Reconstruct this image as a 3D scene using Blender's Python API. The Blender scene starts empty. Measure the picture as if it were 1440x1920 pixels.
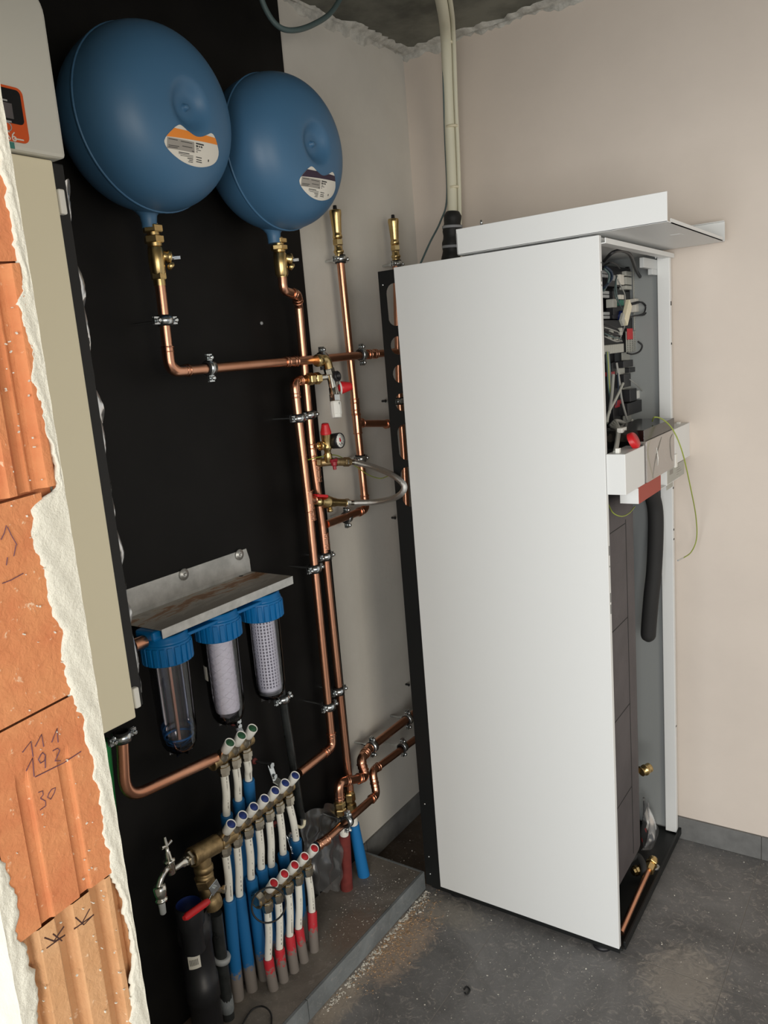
import bpy, bmesh, math, random
from mathutils import Vector, Matrix
random.seed(7)
SC = bpy.context.scene
COL = SC.collection
# ------------------------------------------------------------------ camera
cam_d = bpy.data.cameras.new('camera')
cam_d.sensor_fit = 'HORIZONTAL'; cam_d.sensor_width = 36.0
cam_d.lens = 1487.38 / 1440.0 * 36.0
cam_d.clip_start = 0.02
cam = bpy.data.objects.new('camera', cam_d); COL.objects.link(cam)
cam.matrix_world = Matrix([[0.827462, -0.039849, 0.560106, 1.484522], [0.555636, 0.202152, -0.806476, -2.46831], [-0.081089, 0.978543, 0.189415, 1.645805], [0.0, 0.0, 0.0, 1.0]])
SC.camera = cam
# ------------------------------------------------------------------ world and lights
W = bpy.data.worlds.new('sky'); SC.world = W; W.use_nodes = True
W.node_tree.nodes['Background'].inputs[0].default_value = (0.86, 0.92, 1.0, 1)
W.node_tree.nodes['Background'].inputs[1].default_value = 0.60
def area(name, loc, target, sx, sy, power, color):
    l = bpy.data.lights.new(name, 'AREA'); l.shape = 'RECTANGLE'; l.size = sx; l.size_y = sy
    l.energy = power; l.color = color
    o = bpy.data.objects.new(name, l); COL.objects.link(o); o.location = loc
    o.rotation_euler = (Vector(target) - Vector(loc)).to_track_quat('-Z', 'Y').to_euler()
    return o
area('daylight_window', (0.75, -5.2, 1.30), (0.8, 0, 1.0), 1.2, 2.1, 62, (0.94, 0.97, 1.0))
area('daylight_window', (2.55, -4.9, 1.35), (0.1, -.3, 1.1), 1.3, 2.1, 78, (1.0, 0.98, 0.94))
area('daylight_side_window', (4.4, -3.3, 1.5), (0.4, -1.6, 1.1), 1.4, 1.7, 56, (1.0, 0.90, 0.74))
SC.view_settings.view_transform = 'Standard'; SC.view_settings.look = 'None'
SC.view_settings.gamma = 1.0; SC.view_settings.use_curve_mapping = False
SC.view_settings.exposure = 0.0

# ------------------------------------------------------------------ materials
def nt(name):
    m = bpy.data.materials.new(name); m.use_nodes = True
    t = m.node_tree; return m, t, t.nodes['Principled BSDF']
def node(t, kind, **kw):
    n = t.nodes.new(kind)
    for k, v in kw.items():
        if k in n.inputs.keys(): n.inputs[k].default_value = v
        else: setattr(n, k, v)
    return n
def pm(name, col, rough=.5, metal=0., var=0., vscale=12., bump=0., bscale=60., coat=0., col2=None, spec=None, trans=0., alpha=1., ior=1.45, rvar=0.):
    m, t, b = nt(name); L = t.links.new
    b.inputs['Base Color'].default_value = (*col, 1); b.inputs['Roughness'].default_value = rough
    b.inputs['Metallic'].default_value = metal; b.inputs['Coat Weight'].default_value = coat
    b.inputs['IOR'].default_value = ior
    if spec is not None: b.inputs['Specular IOR Level'].default_value = spec
    if trans: b.inputs['Transmission Weight'].default_value = trans
    if alpha < 1: b.inputs['Alpha'].default_value = alpha
    g = node(t, 'ShaderNodeNewGeometry')
    if var or col2 or rvar:
        n = node(t, 'ShaderNodeTexNoise', Scale=vscale, Detail=5., Roughness=.6); L(g.outputs['Position'], n.inputs['Vector'])
        if var or col2:
            mx = node(t, 'ShaderNodeMix', data_type='RGBA')
            c2 = col2 if col2 else tuple(min(1, c * (1 + var)) for c in col)
            c1 = col if col2 else tuple(c * (1 - var) for c in col)
            mx.inputs[6].default_value = (*c1, 1); mx.inputs[7].default_value = (*c2, 1)
            r = node(t, 'ShaderNodeMapRange'); r.inputs['From Min'].default_value = .35; r.inputs['From Max'].default_value = .65
            L(n.outputs['Fac'], r.inputs['Value']); L(r.outputs[0], mx.inputs[0]); L(mx.outputs[2], b.inputs['Base Color'])
        if rvar:
            r2 = node(t, 'ShaderNodeMapRange'); r2.inputs['To Min'].default_value = rough - rvar; r2.inputs['To Max'].default_value = rough + rvar
            L(n.outputs['Fac'], r2.inputs['Value']); L(r2.outputs[0], b.inputs['Roughness'])
    if bump:
        n2 = node(t, 'ShaderNodeTexNoise', Scale=bscale, Detail=6., Roughness=.65); L(g.outputs['Position'], n2.inputs['Vector'])
        bp_ = node(t, 'ShaderNodeBump', Strength=1., Distance=bump); L(n2.outputs['Fac'], bp_.inputs['Height']); L(bp_.outputs[0], b.inputs['Normal'])
    return m
M = {}
M['plaster_left'] = pm('plaster_left', (.58, .555, .505), .85, var=.05, vscale=3, bump=.0006, bscale=40)
M['plaster_back'] = pm('plaster_back', (.645, .57, .50), .85, var=.035, vscale=2.5, bump=.0005, bscale=45)
M['render_white'] = pm('render_white', (.78, .75, .64), .9, var=.05, vscale=25, bump=.0022, bscale=230)
M['render_smear'] = pm('render_smear', (.50, .49, .45), .9, var=.2, vscale=40, bump=.003, bscale=90)
M['concrete_ceiling'] = pm('concrete_ceiling', (.15, .15, .125), .9, var=.35, vscale=7, bump=.002, bscale=30)
M['black_panel'] = pm('black_panel', (.006, .0056, .0052), .55, var=.3, vscale=5, bump=.0004, bscale=14, rvar=.08, spec=.22)
M['skirting_tile'] = pm('skirting_tile', (.15, .15, .145), .6, var=.12, vscale=30, bump=.0003)
M['grout'] = pm('grout', (.24, .225, .205), .9)
M['copper'] = pm('copper', (.70, .36, .23), .28, 1., col2=(.58, .27, .165), vscale=5)
M['copper_fitting'] = pm('copper_fitting', (.76, .39, .25), .24, 1., col2=(.62, .30, .19), vscale=9)
M['brass'] = pm('brass', (.60, .44, .20), .28, 1., var=.15, vscale=40)
M['brass_dull'] = pm('brass_dull', (.36, .26, .135), .48, 1., var=.25, vscale=60, bump=.0003, bscale=300)
M['brass_nickel'] = pm('brass_nickel', (.52, .47, .38), .26, 1., var=.1, vscale=60)
M['nickel'] = pm('nickel', (.68, .66, .60), .18, 1.)
M['zinc'] = pm('zinc', (.66, .69, .70), .25, 1., var=.1, vscale=80)
M['steel_braid'] = pm('steel_braid', (.62, .62, .60), .3, 1., bump=.001, bscale=700)
M['rubber_black'] = pm('rubber_black', (.012, .012, .012), .6)
M['vessel_blue'] = pm('vessel_blue', (.050, .135, .245), .42, var=.04, vscale=4, spec=.5, bump=.0001, bscale=300)
M['white_metal'] = pm('white_metal', (.735, .745, .735), .42, bump=.00008, bscale=500)
M['grey_metal'] = pm('grey_metal', (.55, .57, .57), .45)
M['white_metal_shaded'] = pm('white_metal_shaded', (.27, .285, .285), .5)  # white sheet metal, with the shade inside the cabinet put into its colour
M['black_metal'] = pm('black_metal', (.007, .008, .008), .5)
M['galvanised'] = pm('galvanised', (.52, .52, .50), .45, .75, var=.15, vscale=25)
M['plastic_white'] = pm('plastic_white', (.78, .77, .72), .35)
M['plastic_cream'] = pm('plastic_cream', (.72, .66, .48), .4)
M['plastic_red'] = pm('plastic_red', (.55, .015, .02), .35)
M['plastic_darkred'] = pm('plastic_darkred', (.30, .02, .03), .4)
M['plastic_blue'] = pm('plastic_blue', (.0, .13, .36), .42, spec=.4)
M['plastic_black'] = pm('plastic_black', (.012, .012, .014), .42)
M['plastic_grey'] = pm('plastic_grey', (.33, .34, .34), .5)
M['plastic_palegrey'] = pm('plastic_palegrey', (.40, .40, .36), .5)
M['cap_blue'] = pm('cap_blue', (.01, .03, .17), .5); M['cap_red'] = pm('cap_red', (.48, .01, .02), .5); M['cap_green'] = pm('cap_green', (.015, .09, .035), .5)
M['pipe_white'] = pm('pipe_white', (.80, .78, .70), .4)
M['dark_pipe'] = pm('dark_pipe', (.02, .022, .022), .3, var=.3, vscale=30, rvar=.1)
M['cream_panel'] = pm('cream_panel', (.76, .70, .52), .45)
M['cover_grey'] = pm('cover_grey', (.60, .59, .53), .5)
M['foam_dark'] = pm('foam_dark', (.095, .085, .088), .75, var=.12, vscale=8, bump=.001, bscale=120)
M['foam_black'] = pm('foam_black', (.02, .02, .02), .75)
M['hose_green'] = pm('hose_green', (.02, .22, .06), .5)
M['conduit'] = pm('conduit', (.68, .66, .52), .5)
M['display_black'] = pm('display_black', (.008, .008, .01), .15, coat=.5)
M['display_film'] = pm('display_film', (.30, .27, .245), .14, bump=.0015, bscale=22, coat=.6)
M['orange_red'] = pm('orange_red', (.62, .09, .015), .35); M['orange'] = pm('orange', (.75, .24, .03), .5)
M['red_print'] = pm('red_print', (.36, .05, .03), .5); M['teal'] = pm('teal', (.05, .20, .17), .5)
M['purple_print'] = pm('purple_print', (.03, .015, .035), .5)
M['paper'] = pm('paper', (.66, .63, .56), .6); M['ink'] = pm('ink', (.03, .03, .03), .7); M['ink_grey'] = pm('ink_grey', (.30, .28, .25), .7)
M['cartridge'] = pm('cartridge', (.90, .87, .88), .8, bump=.001, bscale=200)
M['mesh_white'] = pm('mesh_white', (.92, .91, .93), .5); M['mesh_dark'] = pm('mesh_dark', (.16, .155, .18), .7)
M['wire_green'] = pm('wire_green', (.28, .34, .05), .45); M['wire_grey'] = pm('wire_grey', (.30, .30, .28), .5); M['wire_slate'] = pm('wire_slate', (.08, .12, .12), .5)
M['wire_black'] = pm('wire_black', (.015, .015, .017), .45); M['wire_blue'] = pm('wire_blue', (.012, .025, .05), .5)
M['led_green'] = pm('pcb_green', (.03, .17, .12), .5); M['cap_dark_blue'] = pm('relay_blue', (.01, .02, .10), .3)
M['pencil'] = pm('pencil', (.13, .06, .10), .8); M['marker'] = pm('marker', (.06, .025, .02), .8)
M['tape'] = pm('tape', (.012, .012, .012), .55, bump=.001, bscale=60)
M['tie_grey'] = pm('tie_grey', (.30, .31, .33), .4)
M['chips_white'] = pm('chips_white', (.72, .68, .60), .8); M['chips_wood'] = pm('chips_wood', (.45, .30, .18), .8, var=.3, vscale=60)

def glassy(name, col, alpha, rough=.05, diff=0.):
    m, t, b = nt(name); L = t.links.new
    tr = node(t, 'ShaderNodeBsdfTransparent'); tr.inputs[0].default_value = (*col, 1)
    gl = node(t, 'ShaderNodeBsdfGlossy', Roughness=rough); fr = node(t, 'ShaderNodeFresnel', IOR=1.5)
    ad = node(t, 'ShaderNodeMath', operation='ADD'); ad.inputs[1].default_value = alpha
    mx = node(t, 'ShaderNodeMixShader'); L(fr.outputs[0], ad.inputs[0]); L(ad.outputs[0], mx.inputs[0]); L(tr.outputs[0], mx.inputs[1]); L(gl.outputs[0], mx.inputs[2])
    out = mx
    if diff:
        df = node(t, 'ShaderNodeBsdfDiffuse'); df.inputs[0].default_value = (.8, .8, .8, 1); out = node(t, 'ShaderNodeMixShader'); out.inputs[0].default_value = diff
        L(mx.outputs[0], out.inputs[1]); L(df.outputs[0], out.inputs[2])
    L(out.outputs[0], t.nodes['Material Output'].inputs[0]); return m
M['clear_bowl'] = glassy('clear_bowl', (.92, .92, .955), .03, .07)
M['film'] = glassy('film', (.92, .92, .92), .02, .3, .05)
M['bag'] = glassy('bag', (.86, .86, .88), .06, .25, .05)
M['smoke'] = glassy('smoke', (.20, .19, .175), .03, .15)

def floor_mat(name, base, dusty):
    m, t, b = nt(name); L = t.links.new; b.inputs['Roughness'].default_value = .62
    g = node(t, 'ShaderNodeNewGeometry'); P = g.outputs['Position']
    n1 = node(t, 'ShaderNodeTexNoise', Scale=3.2, Detail=9., Roughness=.65, Distortion=1.2); L(P, n1.inputs['Vector'])
    n2 = node(t, 'ShaderNodeTexNoise', Scale=26., Detail=8., Roughness=.75, Distortion=2.5); L(P, n2.inputs['Vector'])
    n3 = node(t, 'ShaderNodeTexNoise', Scale=170., Detail=4., Roughness=.7); L(P, n3.inputs['Vector'])
    mx = node(t, 'ShaderNodeMix', data_type='RGBA'); mx.inputs[6].default_value = (*[c * .62 for c in base], 1); mx.inputs[7].default_value = (*[c * 1.35 for c in base], 1)
    r = node(t, 'ShaderNodeMapRange'); r.inputs['From Min'].default_value = .32; r.inputs['From Max'].default_value = .7; L(n1.outputs['Fac'], r.inputs['Value']); L(r.outputs[0], mx.inputs[0])
    r2 = node(t, 'ShaderNodeMapRange'); r2.inputs['From Min'].default_value = .54; r2.inputs['From Max'].default_value = .70; r2.inputs['To Max'].default_value = .85 * dusty; L(n2.outputs['Fac'], r2.inputs['Value'])
    r3 = node(t, 'ShaderNodeMapRange'); r3.inputs['From Min'].default_value = .60; r3.inputs['From Max'].default_value = .70; r3.inputs['To Max'].default_value = .55 * dusty; L(n3.outputs['Fac'], r3.inputs['Value'])
    m2 = node(t, 'ShaderNodeMix', data_type='RGBA'); m2.inputs[7].default_value = (.40, .365, .33, 1); L(mx.outputs[2], m2.inputs[6]); L(r2.outputs[0], m2.inputs[0])
    m3 = node(t, 'ShaderNodeMix', data_type='RGBA'); m3.inputs[7].default_value = (.42, .38, .33, 1); L(m2.outputs[2], m3.inputs[6]); L(r3.outputs[0], m3.inputs[0])
    last = m3.outputs[2]
    # swept sawdust and plaster dust lying in patches (centre x, y, radius x, radius y, strength)
    for cx, cy, rx, ry, st, colr in FLOOR_DUST:
        sp = node(t, 'ShaderNodeSeparateXYZ'); L(P, sp.inputs[0])
        dx = node(t, 'ShaderNodeMath', operation='MULTIPLY_ADD'); dx.inputs[1].default_value = 1 / rx; dx.inputs[2].default_value = -cx / rx; L(sp.outputs[0], dx.inputs[0])
        dy = node(t, 'ShaderNodeMath', operation='MULTIPLY_ADD'); dy.inputs[1].default_value = 1 / ry; dy.inputs[2].default_value = -cy / ry; L(sp.outputs[1], dy.inputs[0])
        x2 = node(t, 'ShaderNodeMath', operation='MULTIPLY'); L(dx.outputs[0], x2.inputs[0]); L(dx.outputs[0], x2.inputs[1])
        y2 = node(t, 'ShaderNodeMath', operation='MULTIPLY_ADD'); L(dy.outputs[0], y2.inputs[0]); L(dy.outputs[0], y2.inputs[1]); L(x2.outputs[0], y2.inputs[2])
        nn = node(t, 'ShaderNodeMath', operation='MULTIPLY_ADD'); nn.inputs[1].default_value = -3.2; L(n2.outputs['Fac'], nn.inputs[0]); 
        ad = node(t, 'ShaderNodeMath', operation='ADD'); ad.inputs[1].default_value = 1.6; L(nn.outputs[0], ad.inputs[0]); L(y2.outputs[0], nn.inputs[2])
        rr = node(t, 'ShaderNodeMapRange'); rr.inputs['From Min'].default_value = 1.0; rr.inputs['From Max'].default_value = .2; rr.inputs['To Max'].default_value = st; L(ad.outputs[0], rr.inputs['Value'])
        mm = node(t, 'ShaderNodeMix', data_type='RGBA'); mm.inputs[7].default_value = (*colr, 1); L(last, mm.inputs[6]); L(rr.outputs[0], mm.inputs[0]); last = mm.outputs[2]
    L(last, b.inputs['Base Color'])
    bu = node(t, 'ShaderNodeBump', Strength=1., Distance=.0012); L(n2.outputs['Fac'], bu.inputs['Height']); L(bu.outputs[0], b.inputs['Normal'])
    return m
FLOOR_DUST = [(.30, -.86, .09, .20, .7, (.42, .32, .24)), (.34, -.68, .16, .07, .4, (.36, .32, .26)), (1.02, -.62, .12, .16, .5, (.45, .40, .34)), (.27, -1.13, .05, .16, .5, (.5, .40, .3))]
M['floor_tile'] = floor_mat('floor_tile', (.16, .156, .153), 1.)
FLOOR_DUST = [(.19, -.93, .07, .12, .45, (.16, .085, .05)), (.02, -1.35, .09, .09, .6, (.10, .04, .02))]
M['step_top'] = floor_mat('step_top', (.165, .145, .122), .5)
FLOOR_DUST = []
M['step_tile'] = floor_mat('step_tile', (.165, .18, .185), .5)
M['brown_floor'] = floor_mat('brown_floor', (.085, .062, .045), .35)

def brick_mat(name, c1, c2):
    m, t, b = nt(name); L = t.links.new; b.inputs['Roughness'].default_value = .85
    g = node(t, 'ShaderNodeNewGeometry'); P = g.outputs['Position']
    n1 = node(t, 'ShaderNodeTexNoise', Scale=16., Detail=6., Roughness=.6); L(P, n1.inputs['Vector'])
    mx = node(t, 'ShaderNodeMix', data_type='RGBA'); mx.inputs[6].default_value = (*c1, 1); mx.inputs[7].default_value = (*c2, 1)
    r = node(t, 'ShaderNodeMapRange'); r.inputs['From Min'].default_value = .3; r.inputs['From Max'].default_value = .7; L(n1.outputs['Fac'], r.inputs['Value']); L(r.outputs[0], mx.inputs[0])
    n2 = node(t, 'ShaderNodeTexNoise', Scale=75., Detail=3., Roughness=.6, Distortion=.3); L(P, n2.inputs['Vector'])
    r2 = node(t, 'ShaderNodeMapRange'); r2.inputs['From Min'].default_value = .66; r2.inputs['From Max'].default_value = .72; r2.inputs['To Max'].default_value = .7; L(n2.outputs['Fac'], r2.inputs['Value'])
    m2 = node(t, 'ShaderNodeMix', data_type='RGBA'); m2.inputs[7].default_value = (.85, .62, .42, 1); L(mx.outputs[2], m2.inputs[6]); L(r2.outputs[0], m2.inputs[0])
    L(m2.outputs[2], b.inputs['Base Color'])
    bu = node(t, 'ShaderNodeBump', Strength=1., Distance=.0022); L(n2.outputs['Fac'], bu.inputs['Height']); L(bu.outputs[0], b.inputs['Normal'])
    return m
M['brick_red'] = brick_mat('brick_red', (.58, .19, .075), (.66, .27, .11))
M['brick_deep'] = brick_mat('brick_deep', (.58, .19, .08), (.66, .25, .10))
M['brick_tan'] = brick_mat('brick_tan', (.58, .30, .135), (.64, .36, .18))

def sleeve_mat(name, col, ztop):
    m, t, b = nt(name); L = t.links.new; b.inputs['Roughness'].default_value = .55
    g = node(t, 'ShaderNodeNewGeometry'); sp = node(t, 'ShaderNodeSeparateXYZ'); L(g.outputs['Position'], sp.inputs[0])
    n = node(t, 'ShaderNodeTexNoise', Scale=90., Detail=5., Roughness=.7); L(g.outputs['Position'], n.inputs['Vector'])
    a = node(t, 'ShaderNodeMath', operation='MULTIPLY_ADD'); a.inputs[1].default_value = .13; L(n.outputs['Fac'], a.inputs[0]); L(sp.outputs[2], a.inputs[2])
    r = node(t, 'ShaderNodeMapRange'); r.inputs['From Min'].default_value = ztop + .075; r.inputs['From Max'].default_value = ztop + .06; L(a.outputs[0], r.inputs['Value'])
    mx = node(t, 'ShaderNodeMix', data_type='RGBA'); mx.inputs[6].default_value = (*col, 1); mx.inputs[7].default_value = (.19, .165, .145, 1); L(r.outputs[0], mx.inputs[0]); L(mx.outputs[2], b.inputs['Base Color'])
    return m
M['sleeve_blue'] = sleeve_mat('sleeve_blue', (.006, .125, .33), .145)
M['sleeve_red'] = sleeve_mat('sleeve_red', (.50, .018, .03), .125)
M['sleeve_darkred'] = pm('sleeve_darkred', (.17, .03, .025), .6, var=.15, vscale=40)
M['sleeve_bright'] = pm('sleeve_bright', (.01, .16, .42), .55)

def plate_mat(name):
    m, t, b = nt(name); L = t.links.new; b.inputs['Roughness'].default_value = .6; b.inputs['Metallic'].default_value = .25
    g = node(t, 'ShaderNodeNewGeometry'); P = g.outputs['Position']
    mp = node(t, 'ShaderNodeMapping'); mp.inputs['Scale'].default_value = (26, 8, 10); L(P, mp.inputs['Vector'])
    n1 = node(t, 'ShaderNodeTexNoise', Scale=1., Detail=7., Roughness=.7, Distortion=1.5); L(mp.outputs[0], n1.inputs['Vector'])
    r = node(t, 'ShaderNodeValToRGB'); e = r.color_ramp.elements
    e[0].position = .38; e[0].color = (.34, .31, .27, 1); e[1].position = .52; e[1].color = (.46, .43, .385, 1)
    a = e.new(.58); a.color = (.44, .38, .31, 1); a = e.new(.64); a.color = (.34, .18, .09, 1); a = e.new(.74); a.color = (.25, .13, .07, 1)
    sp = node(t, 'ShaderNodeSeparateXYZ'); L(P, sp.inputs[0])
    d1 = node(t, 'ShaderNodeMath', operation='SUBTRACT'); d1.inputs[1].default_value = .062; L(sp.outputs[0], d1.inputs[0])
    d2 = node(t, 'ShaderNodeMath', operation='ABSOLUTE'); L(d1.outputs[0], d2.inputs[0])
    d3 = node(t, 'ShaderNodeMath', operation='MULTIPLY_ADD'); d3.inputs[1].default_value = -4.2; d3.inputs[2].default_value = .16; L(d2.outputs[0], d3.inputs[0])
    d4 = node(t, 'ShaderNodeMath', operation='ADD'); L(d3.outputs[0], d4.inputs[0]); L(n1.outputs['Fac'], d4.inputs[1])
    L(d4.outputs[0], r.inputs[0]); L(r.outputs[0], b.inputs['Base Color']); return m
M['plate_rusty'] = plate_mat('plate_rusty')

# ------------------------------------------------------------------ mesh builder
class MB:
    def __init__(s): s.v = []; s.f = []; s.sm = []
    def add(s, vs, fs, smooth=False):
        k = len(s.v); s.v += [tuple(v) for v in vs]; s.f += [tuple(i + k for i in f) for f in fs]; s.sm += [smooth] * len(fs); return s
    def box(s, x0, x1, y0, y1, z0, z1):
        vs = [(x, y, z) for x in (x0, x1) for y in (y0, y1) for z in (z0, z1)]
        return s.add(vs, [(0, 1, 3, 2), (4, 6, 7, 5), (0, 4, 5, 1), (2, 3, 7, 6), (0, 2, 6, 4), (1, 5, 7, 3)])
    def obox(s, c, ax, ay, az):           # oriented box from half vectors
        c = Vector(c); ax, ay, az = Vector(ax), Vector(ay), Vector(az)
        vs = [c + i * ax + j * ay + k * az for i in (-1, 1) for j in (-1, 1) for k in (-1, 1)]
        return s.add(vs, [(0, 1, 3, 2), (4, 6, 7, 5), (0, 4, 5, 1), (2, 3, 7, 6), (0, 2, 6, 4), (1, 5, 7, 3)])
    def prism(s, poly, vec):
        n = len(poly); vec = Vector(vec); a = [Vector(p) for p in poly]
        return s.add(a + [p + vec for p in a], [tuple(range(n))[::-1], tuple(range(n, 2 * n))] + [(i, (i + 1) % n, n + (i + 1) % n, n + i) for i in range(n)])
    def tube(s, path, r, n=14, cap=True, smooth=True):
        P = [Vector(p) for p in path]; m = len(P)
        rs = r if isinstance(r, (list, tuple)) else [r] * m
        T = [(P[min(i + 1, m - 1)] - P[max(i - 1, 0)]).normalized() for i in range(m)]
        u = T[0].cross(Vector((0, 0, 1)))
        if u.length < 1e-3: u = T[0].cross(Vector((0, 1, 0)))
        u.normalize(); vs = []
        for i in range(m):
            u = (u - T[i] * u.dot(T[i])).normalized(); w = T[i].cross(u)
            for k in range(n):
                a = 2 * math.pi * k / n; vs.append(P[i] + (u * math.cos(a) + w * math.sin(a)) * rs[i])
        fs = [(i * n + k, i * n + (k + 1) % n, (i + 1) * n + (k + 1) % n, (i + 1) * n + k) for i in range(m - 1) for k in range(n)]
        s.add(vs, fs, smooth)
        if cap:
            s.add(vs[:n], [tuple(range(n))[::-1]]); s.add(vs[-n:], [tuple(range(n))])
        return s
    def lathe(s, o, ax, prof, n=24, smooth=True, cap=True):   # prof: (distance along axis, radius)
        o = Vector(o); ax = Vector(ax).normalized(); u = ax.cross(Vector((0, 0, 1)))
        if u.length < 1e-3: u = Vector((0, 1, 0))
        u.normalize(); w = ax.cross(u); vs = []
        for t, r in prof:
            for k in range(n):
                a = 2 * math.pi * (k + .5) / n; vs.append(o + ax * t + (u * math.cos(a) + w * math.sin(a)) * max(r, 1e-5))
        m = len(prof)
        s.add(vs, [(i * n + k, i * n + (k + 1) % n, (i + 1) * n + (k + 1) % n, (i + 1) * n + k) for i in range(m - 1) for k in range(n)], smooth)
        if cap:
            if prof[0][1] > 1e-4: s.add(vs[:n], [tuple(range(n))[::-1]])
            if prof[-1][1] > 1e-4: s.add(vs[-n:], [tuple(range(n))])
        return s
    def cyl(s, a, b, r, n=16, smooth=True):
        a, b = Vector(a), Vector(b); return s.lathe(a, b - a, [(0, r), ((b - a).length, r)], n, smooth)
    def hexn(s, a, b, r):
        a, b = Vector(a), Vector(b); L = (b - a).length
        return s.lathe(a, b - a, [(0, r * .9), (L * .12, r), (L * .88, r), (L, r * .9)], 6, False)
    def ring(s, c, ax, R, r, n=24, k=8):
        c = Vector(c); ax = Vector(ax).normalized(); u = ax.cross(Vector((0, 0, 1)))
        if u.length < 1e-3: u = Vector((0, 1, 0))
        u.normalize(); w = ax.cross(u); vs = []
        for i in range(n):
            a = 2 * math.pi * i / n; d = u * math.cos(a) + w * math.sin(a)
            for j in range(k):
                b = 2 * math.pi * j / k; vs.append(c + d * (R + r * math.cos(b)) + ax * r * math.sin(b))
        return s.add(vs, [(i * k + j, ((i + 1) % n) * k + j, ((i + 1) % n) * k + (j + 1) % k, i * k + (j + 1) % k) for i in range(n) for j in range(k)], True)
    def grid(s, fn, nu, nv, smooth=True):
        vs = [fn(i / nu, j / nv) for i in range(nu + 1) for j in range(nv + 1)]
        return s.add(vs, [(i * (nv + 1) + j, (i + 1) * (nv + 1) + j, (i + 1) * (nv + 1) + j + 1, i * (nv + 1) + j + 1) for i in range(nu) for j in range(nv)], smooth)

ROOT = {}
def mesh(name, mb, mat, off, bevel=0., solid=0.):
    me = bpy.data.meshes.new(name); off = Vector(off)
    me.from_pydata([Vector(v) - off for v in mb.v], [], mb.f); me.polygons.foreach_set('use_smooth', mb.sm)
    bm = bmesh.new(); bm.from_mesh(me); bmesh.ops.recalc_face_normals(bm, faces=bm.faces); bm.to_mesh(me); bm.free()
    me.materials.append(M[mat]); o = bpy.data.objects.new(name, me); COL.objects.link(o)
    if bevel:
        b = o.modifiers.new('bevel', 'BEVEL'); b.width = bevel; b.segments = 2; b.limit_method = 'ANGLE'; b.angle_limit = .7
    if solid:
        b = o.modifiers.new('solid', 'SOLIDIFY'); b.thickness = solid; b.offset = -1
    return o
def thing(name, label, cat, loc, group=None):
    o = bpy.data.objects.new(name, None); COL.objects.link(o); o.location = loc; o.empty_display_size = .02
    o['label'] = label; o['category'] = cat
    if group: o['group'] = group
    ROOT[o.name] = Vector(loc); return o
def part(name, mb, mat, parent, bevel=0., label=None, stuff=False, solid=0.):
    o = mesh(name, mb, mat, ROOT[parent.name], bevel, solid); o.parent = parent; ROOT[o.name] = ROOT[parent.name]
    if label: o['label'] = label
    if stuff: o['kind'] = 'stuff'
    return o
def solo(name, mb, mat, label, cat, group=None, bevel=0., stuff=False, solid=0.):
    xs = [v[0] for v in mb.v]; ys = [v[1] for v in mb.v]; zs = [v[2] for v in mb.v]
    off = ((min(xs) + max(xs)) / 2, (min(ys) + max(ys)) / 2, min(zs))
    o = mesh(name, mb, mat, off, bevel, solid); o.location = off; o['label'] = label; o['category'] = cat; ROOT[o.name] = Vector(off)
    if group: o['group'] = group
    if stuff: o['kind'] = 'stuff'
    return o
def struct(name, mb, mat, bevel=0.):
    o = mesh(name, mb, mat, (0, 0, 0), bevel); o['kind'] = 'structure'; ROOT[o.name] = Vector((0, 0, 0)); return o
def fillet(pts, R, n=7):
    P = [Vector(p) for p in pts]; out = [P[0]]
    for i in range(1, len(P) - 1):
        a = (P[i - 1] - P[i]); b = (P[i + 1] - P[i]); la, lb = a.length, b.length; a.normalize(); b.normalize()
        ang = a.angle(b); d = min(R / max(math.tan(ang / 2), .05), la * .49, lb * .49)
        A = P[i] + a * d; Bq = P[i] + b * d
        for k in range(n + 1):
            t = k / n; out.append(A * (1 - t) ** 2 + P[i] * 2 * t * (1 - t) + Bq * t * t)
    out.append(P[-1]); return out
def spline(pts, n=8):
    P = [Vector(p) for p in pts]; P = [P[0] * 2 - P[1]] + P + [P[-1] * 2 - P[-2]]; out = []
    for i in range(1, len(P) - 2):
        for k in range(n):
            t = k / n; a, b, c, d = P[i - 1:i + 3]
            out.append(.5 * ((2 * b) + (c - a) * t + (2 * a - 5 * b + 4 * c - d) * t * t + (3 * b - a - 3 * c + d) * t ** 3))
    out.append(P[-2]); return out
def plate(outer, holes, mapf, th):
    """flat plate with holes: 2D polygons, mapf sends (u, v, w) to world, w from 0 to th"""
    cu = bpy.data.curves.new('tmp', 'CURVE'); cu.dimensions = '2D'; cu.fill_mode = 'BOTH'; cu.extrude = .5
    for poly in [outer] + holes:
        sp = cu.splines.new('POLY'); sp.points.add(len(poly) - 1); sp.use_cyclic_u = True
        for q, p in zip(sp.points, poly): q.co = (p[0], p[1], 0, 1)
    ob = bpy.data.objects.new('tmp', cu); COL.objects.link(ob)
    dg = bpy.context.evaluated_depsgraph_get(); me = ob.evaluated_get(dg).to_mesh()
    mb = MB(); mb.add([mapf(v.co.x, v.co.y, (v.co.z + .5) * th) for v in me.vertices], [tuple(p.vertices) for p in me.polygons])
    ob.evaluated_get(dg).to_mesh_clear(); bpy.data.objects.remove(ob); bpy.data.curves.remove(cu)
    return mb
def oval(cx, cy, rx, ry, n=20):   # stadium shaped
    out = []
    for k in range(n):
        a = 2 * math.pi * k / n; x = math.cos(a) * rx; y = math.sin(a) * rx + (ry - rx) * (1 if math.sin(a) >= 0 else -1)
        out.append((cx + x, cy + y))
    return out
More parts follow.
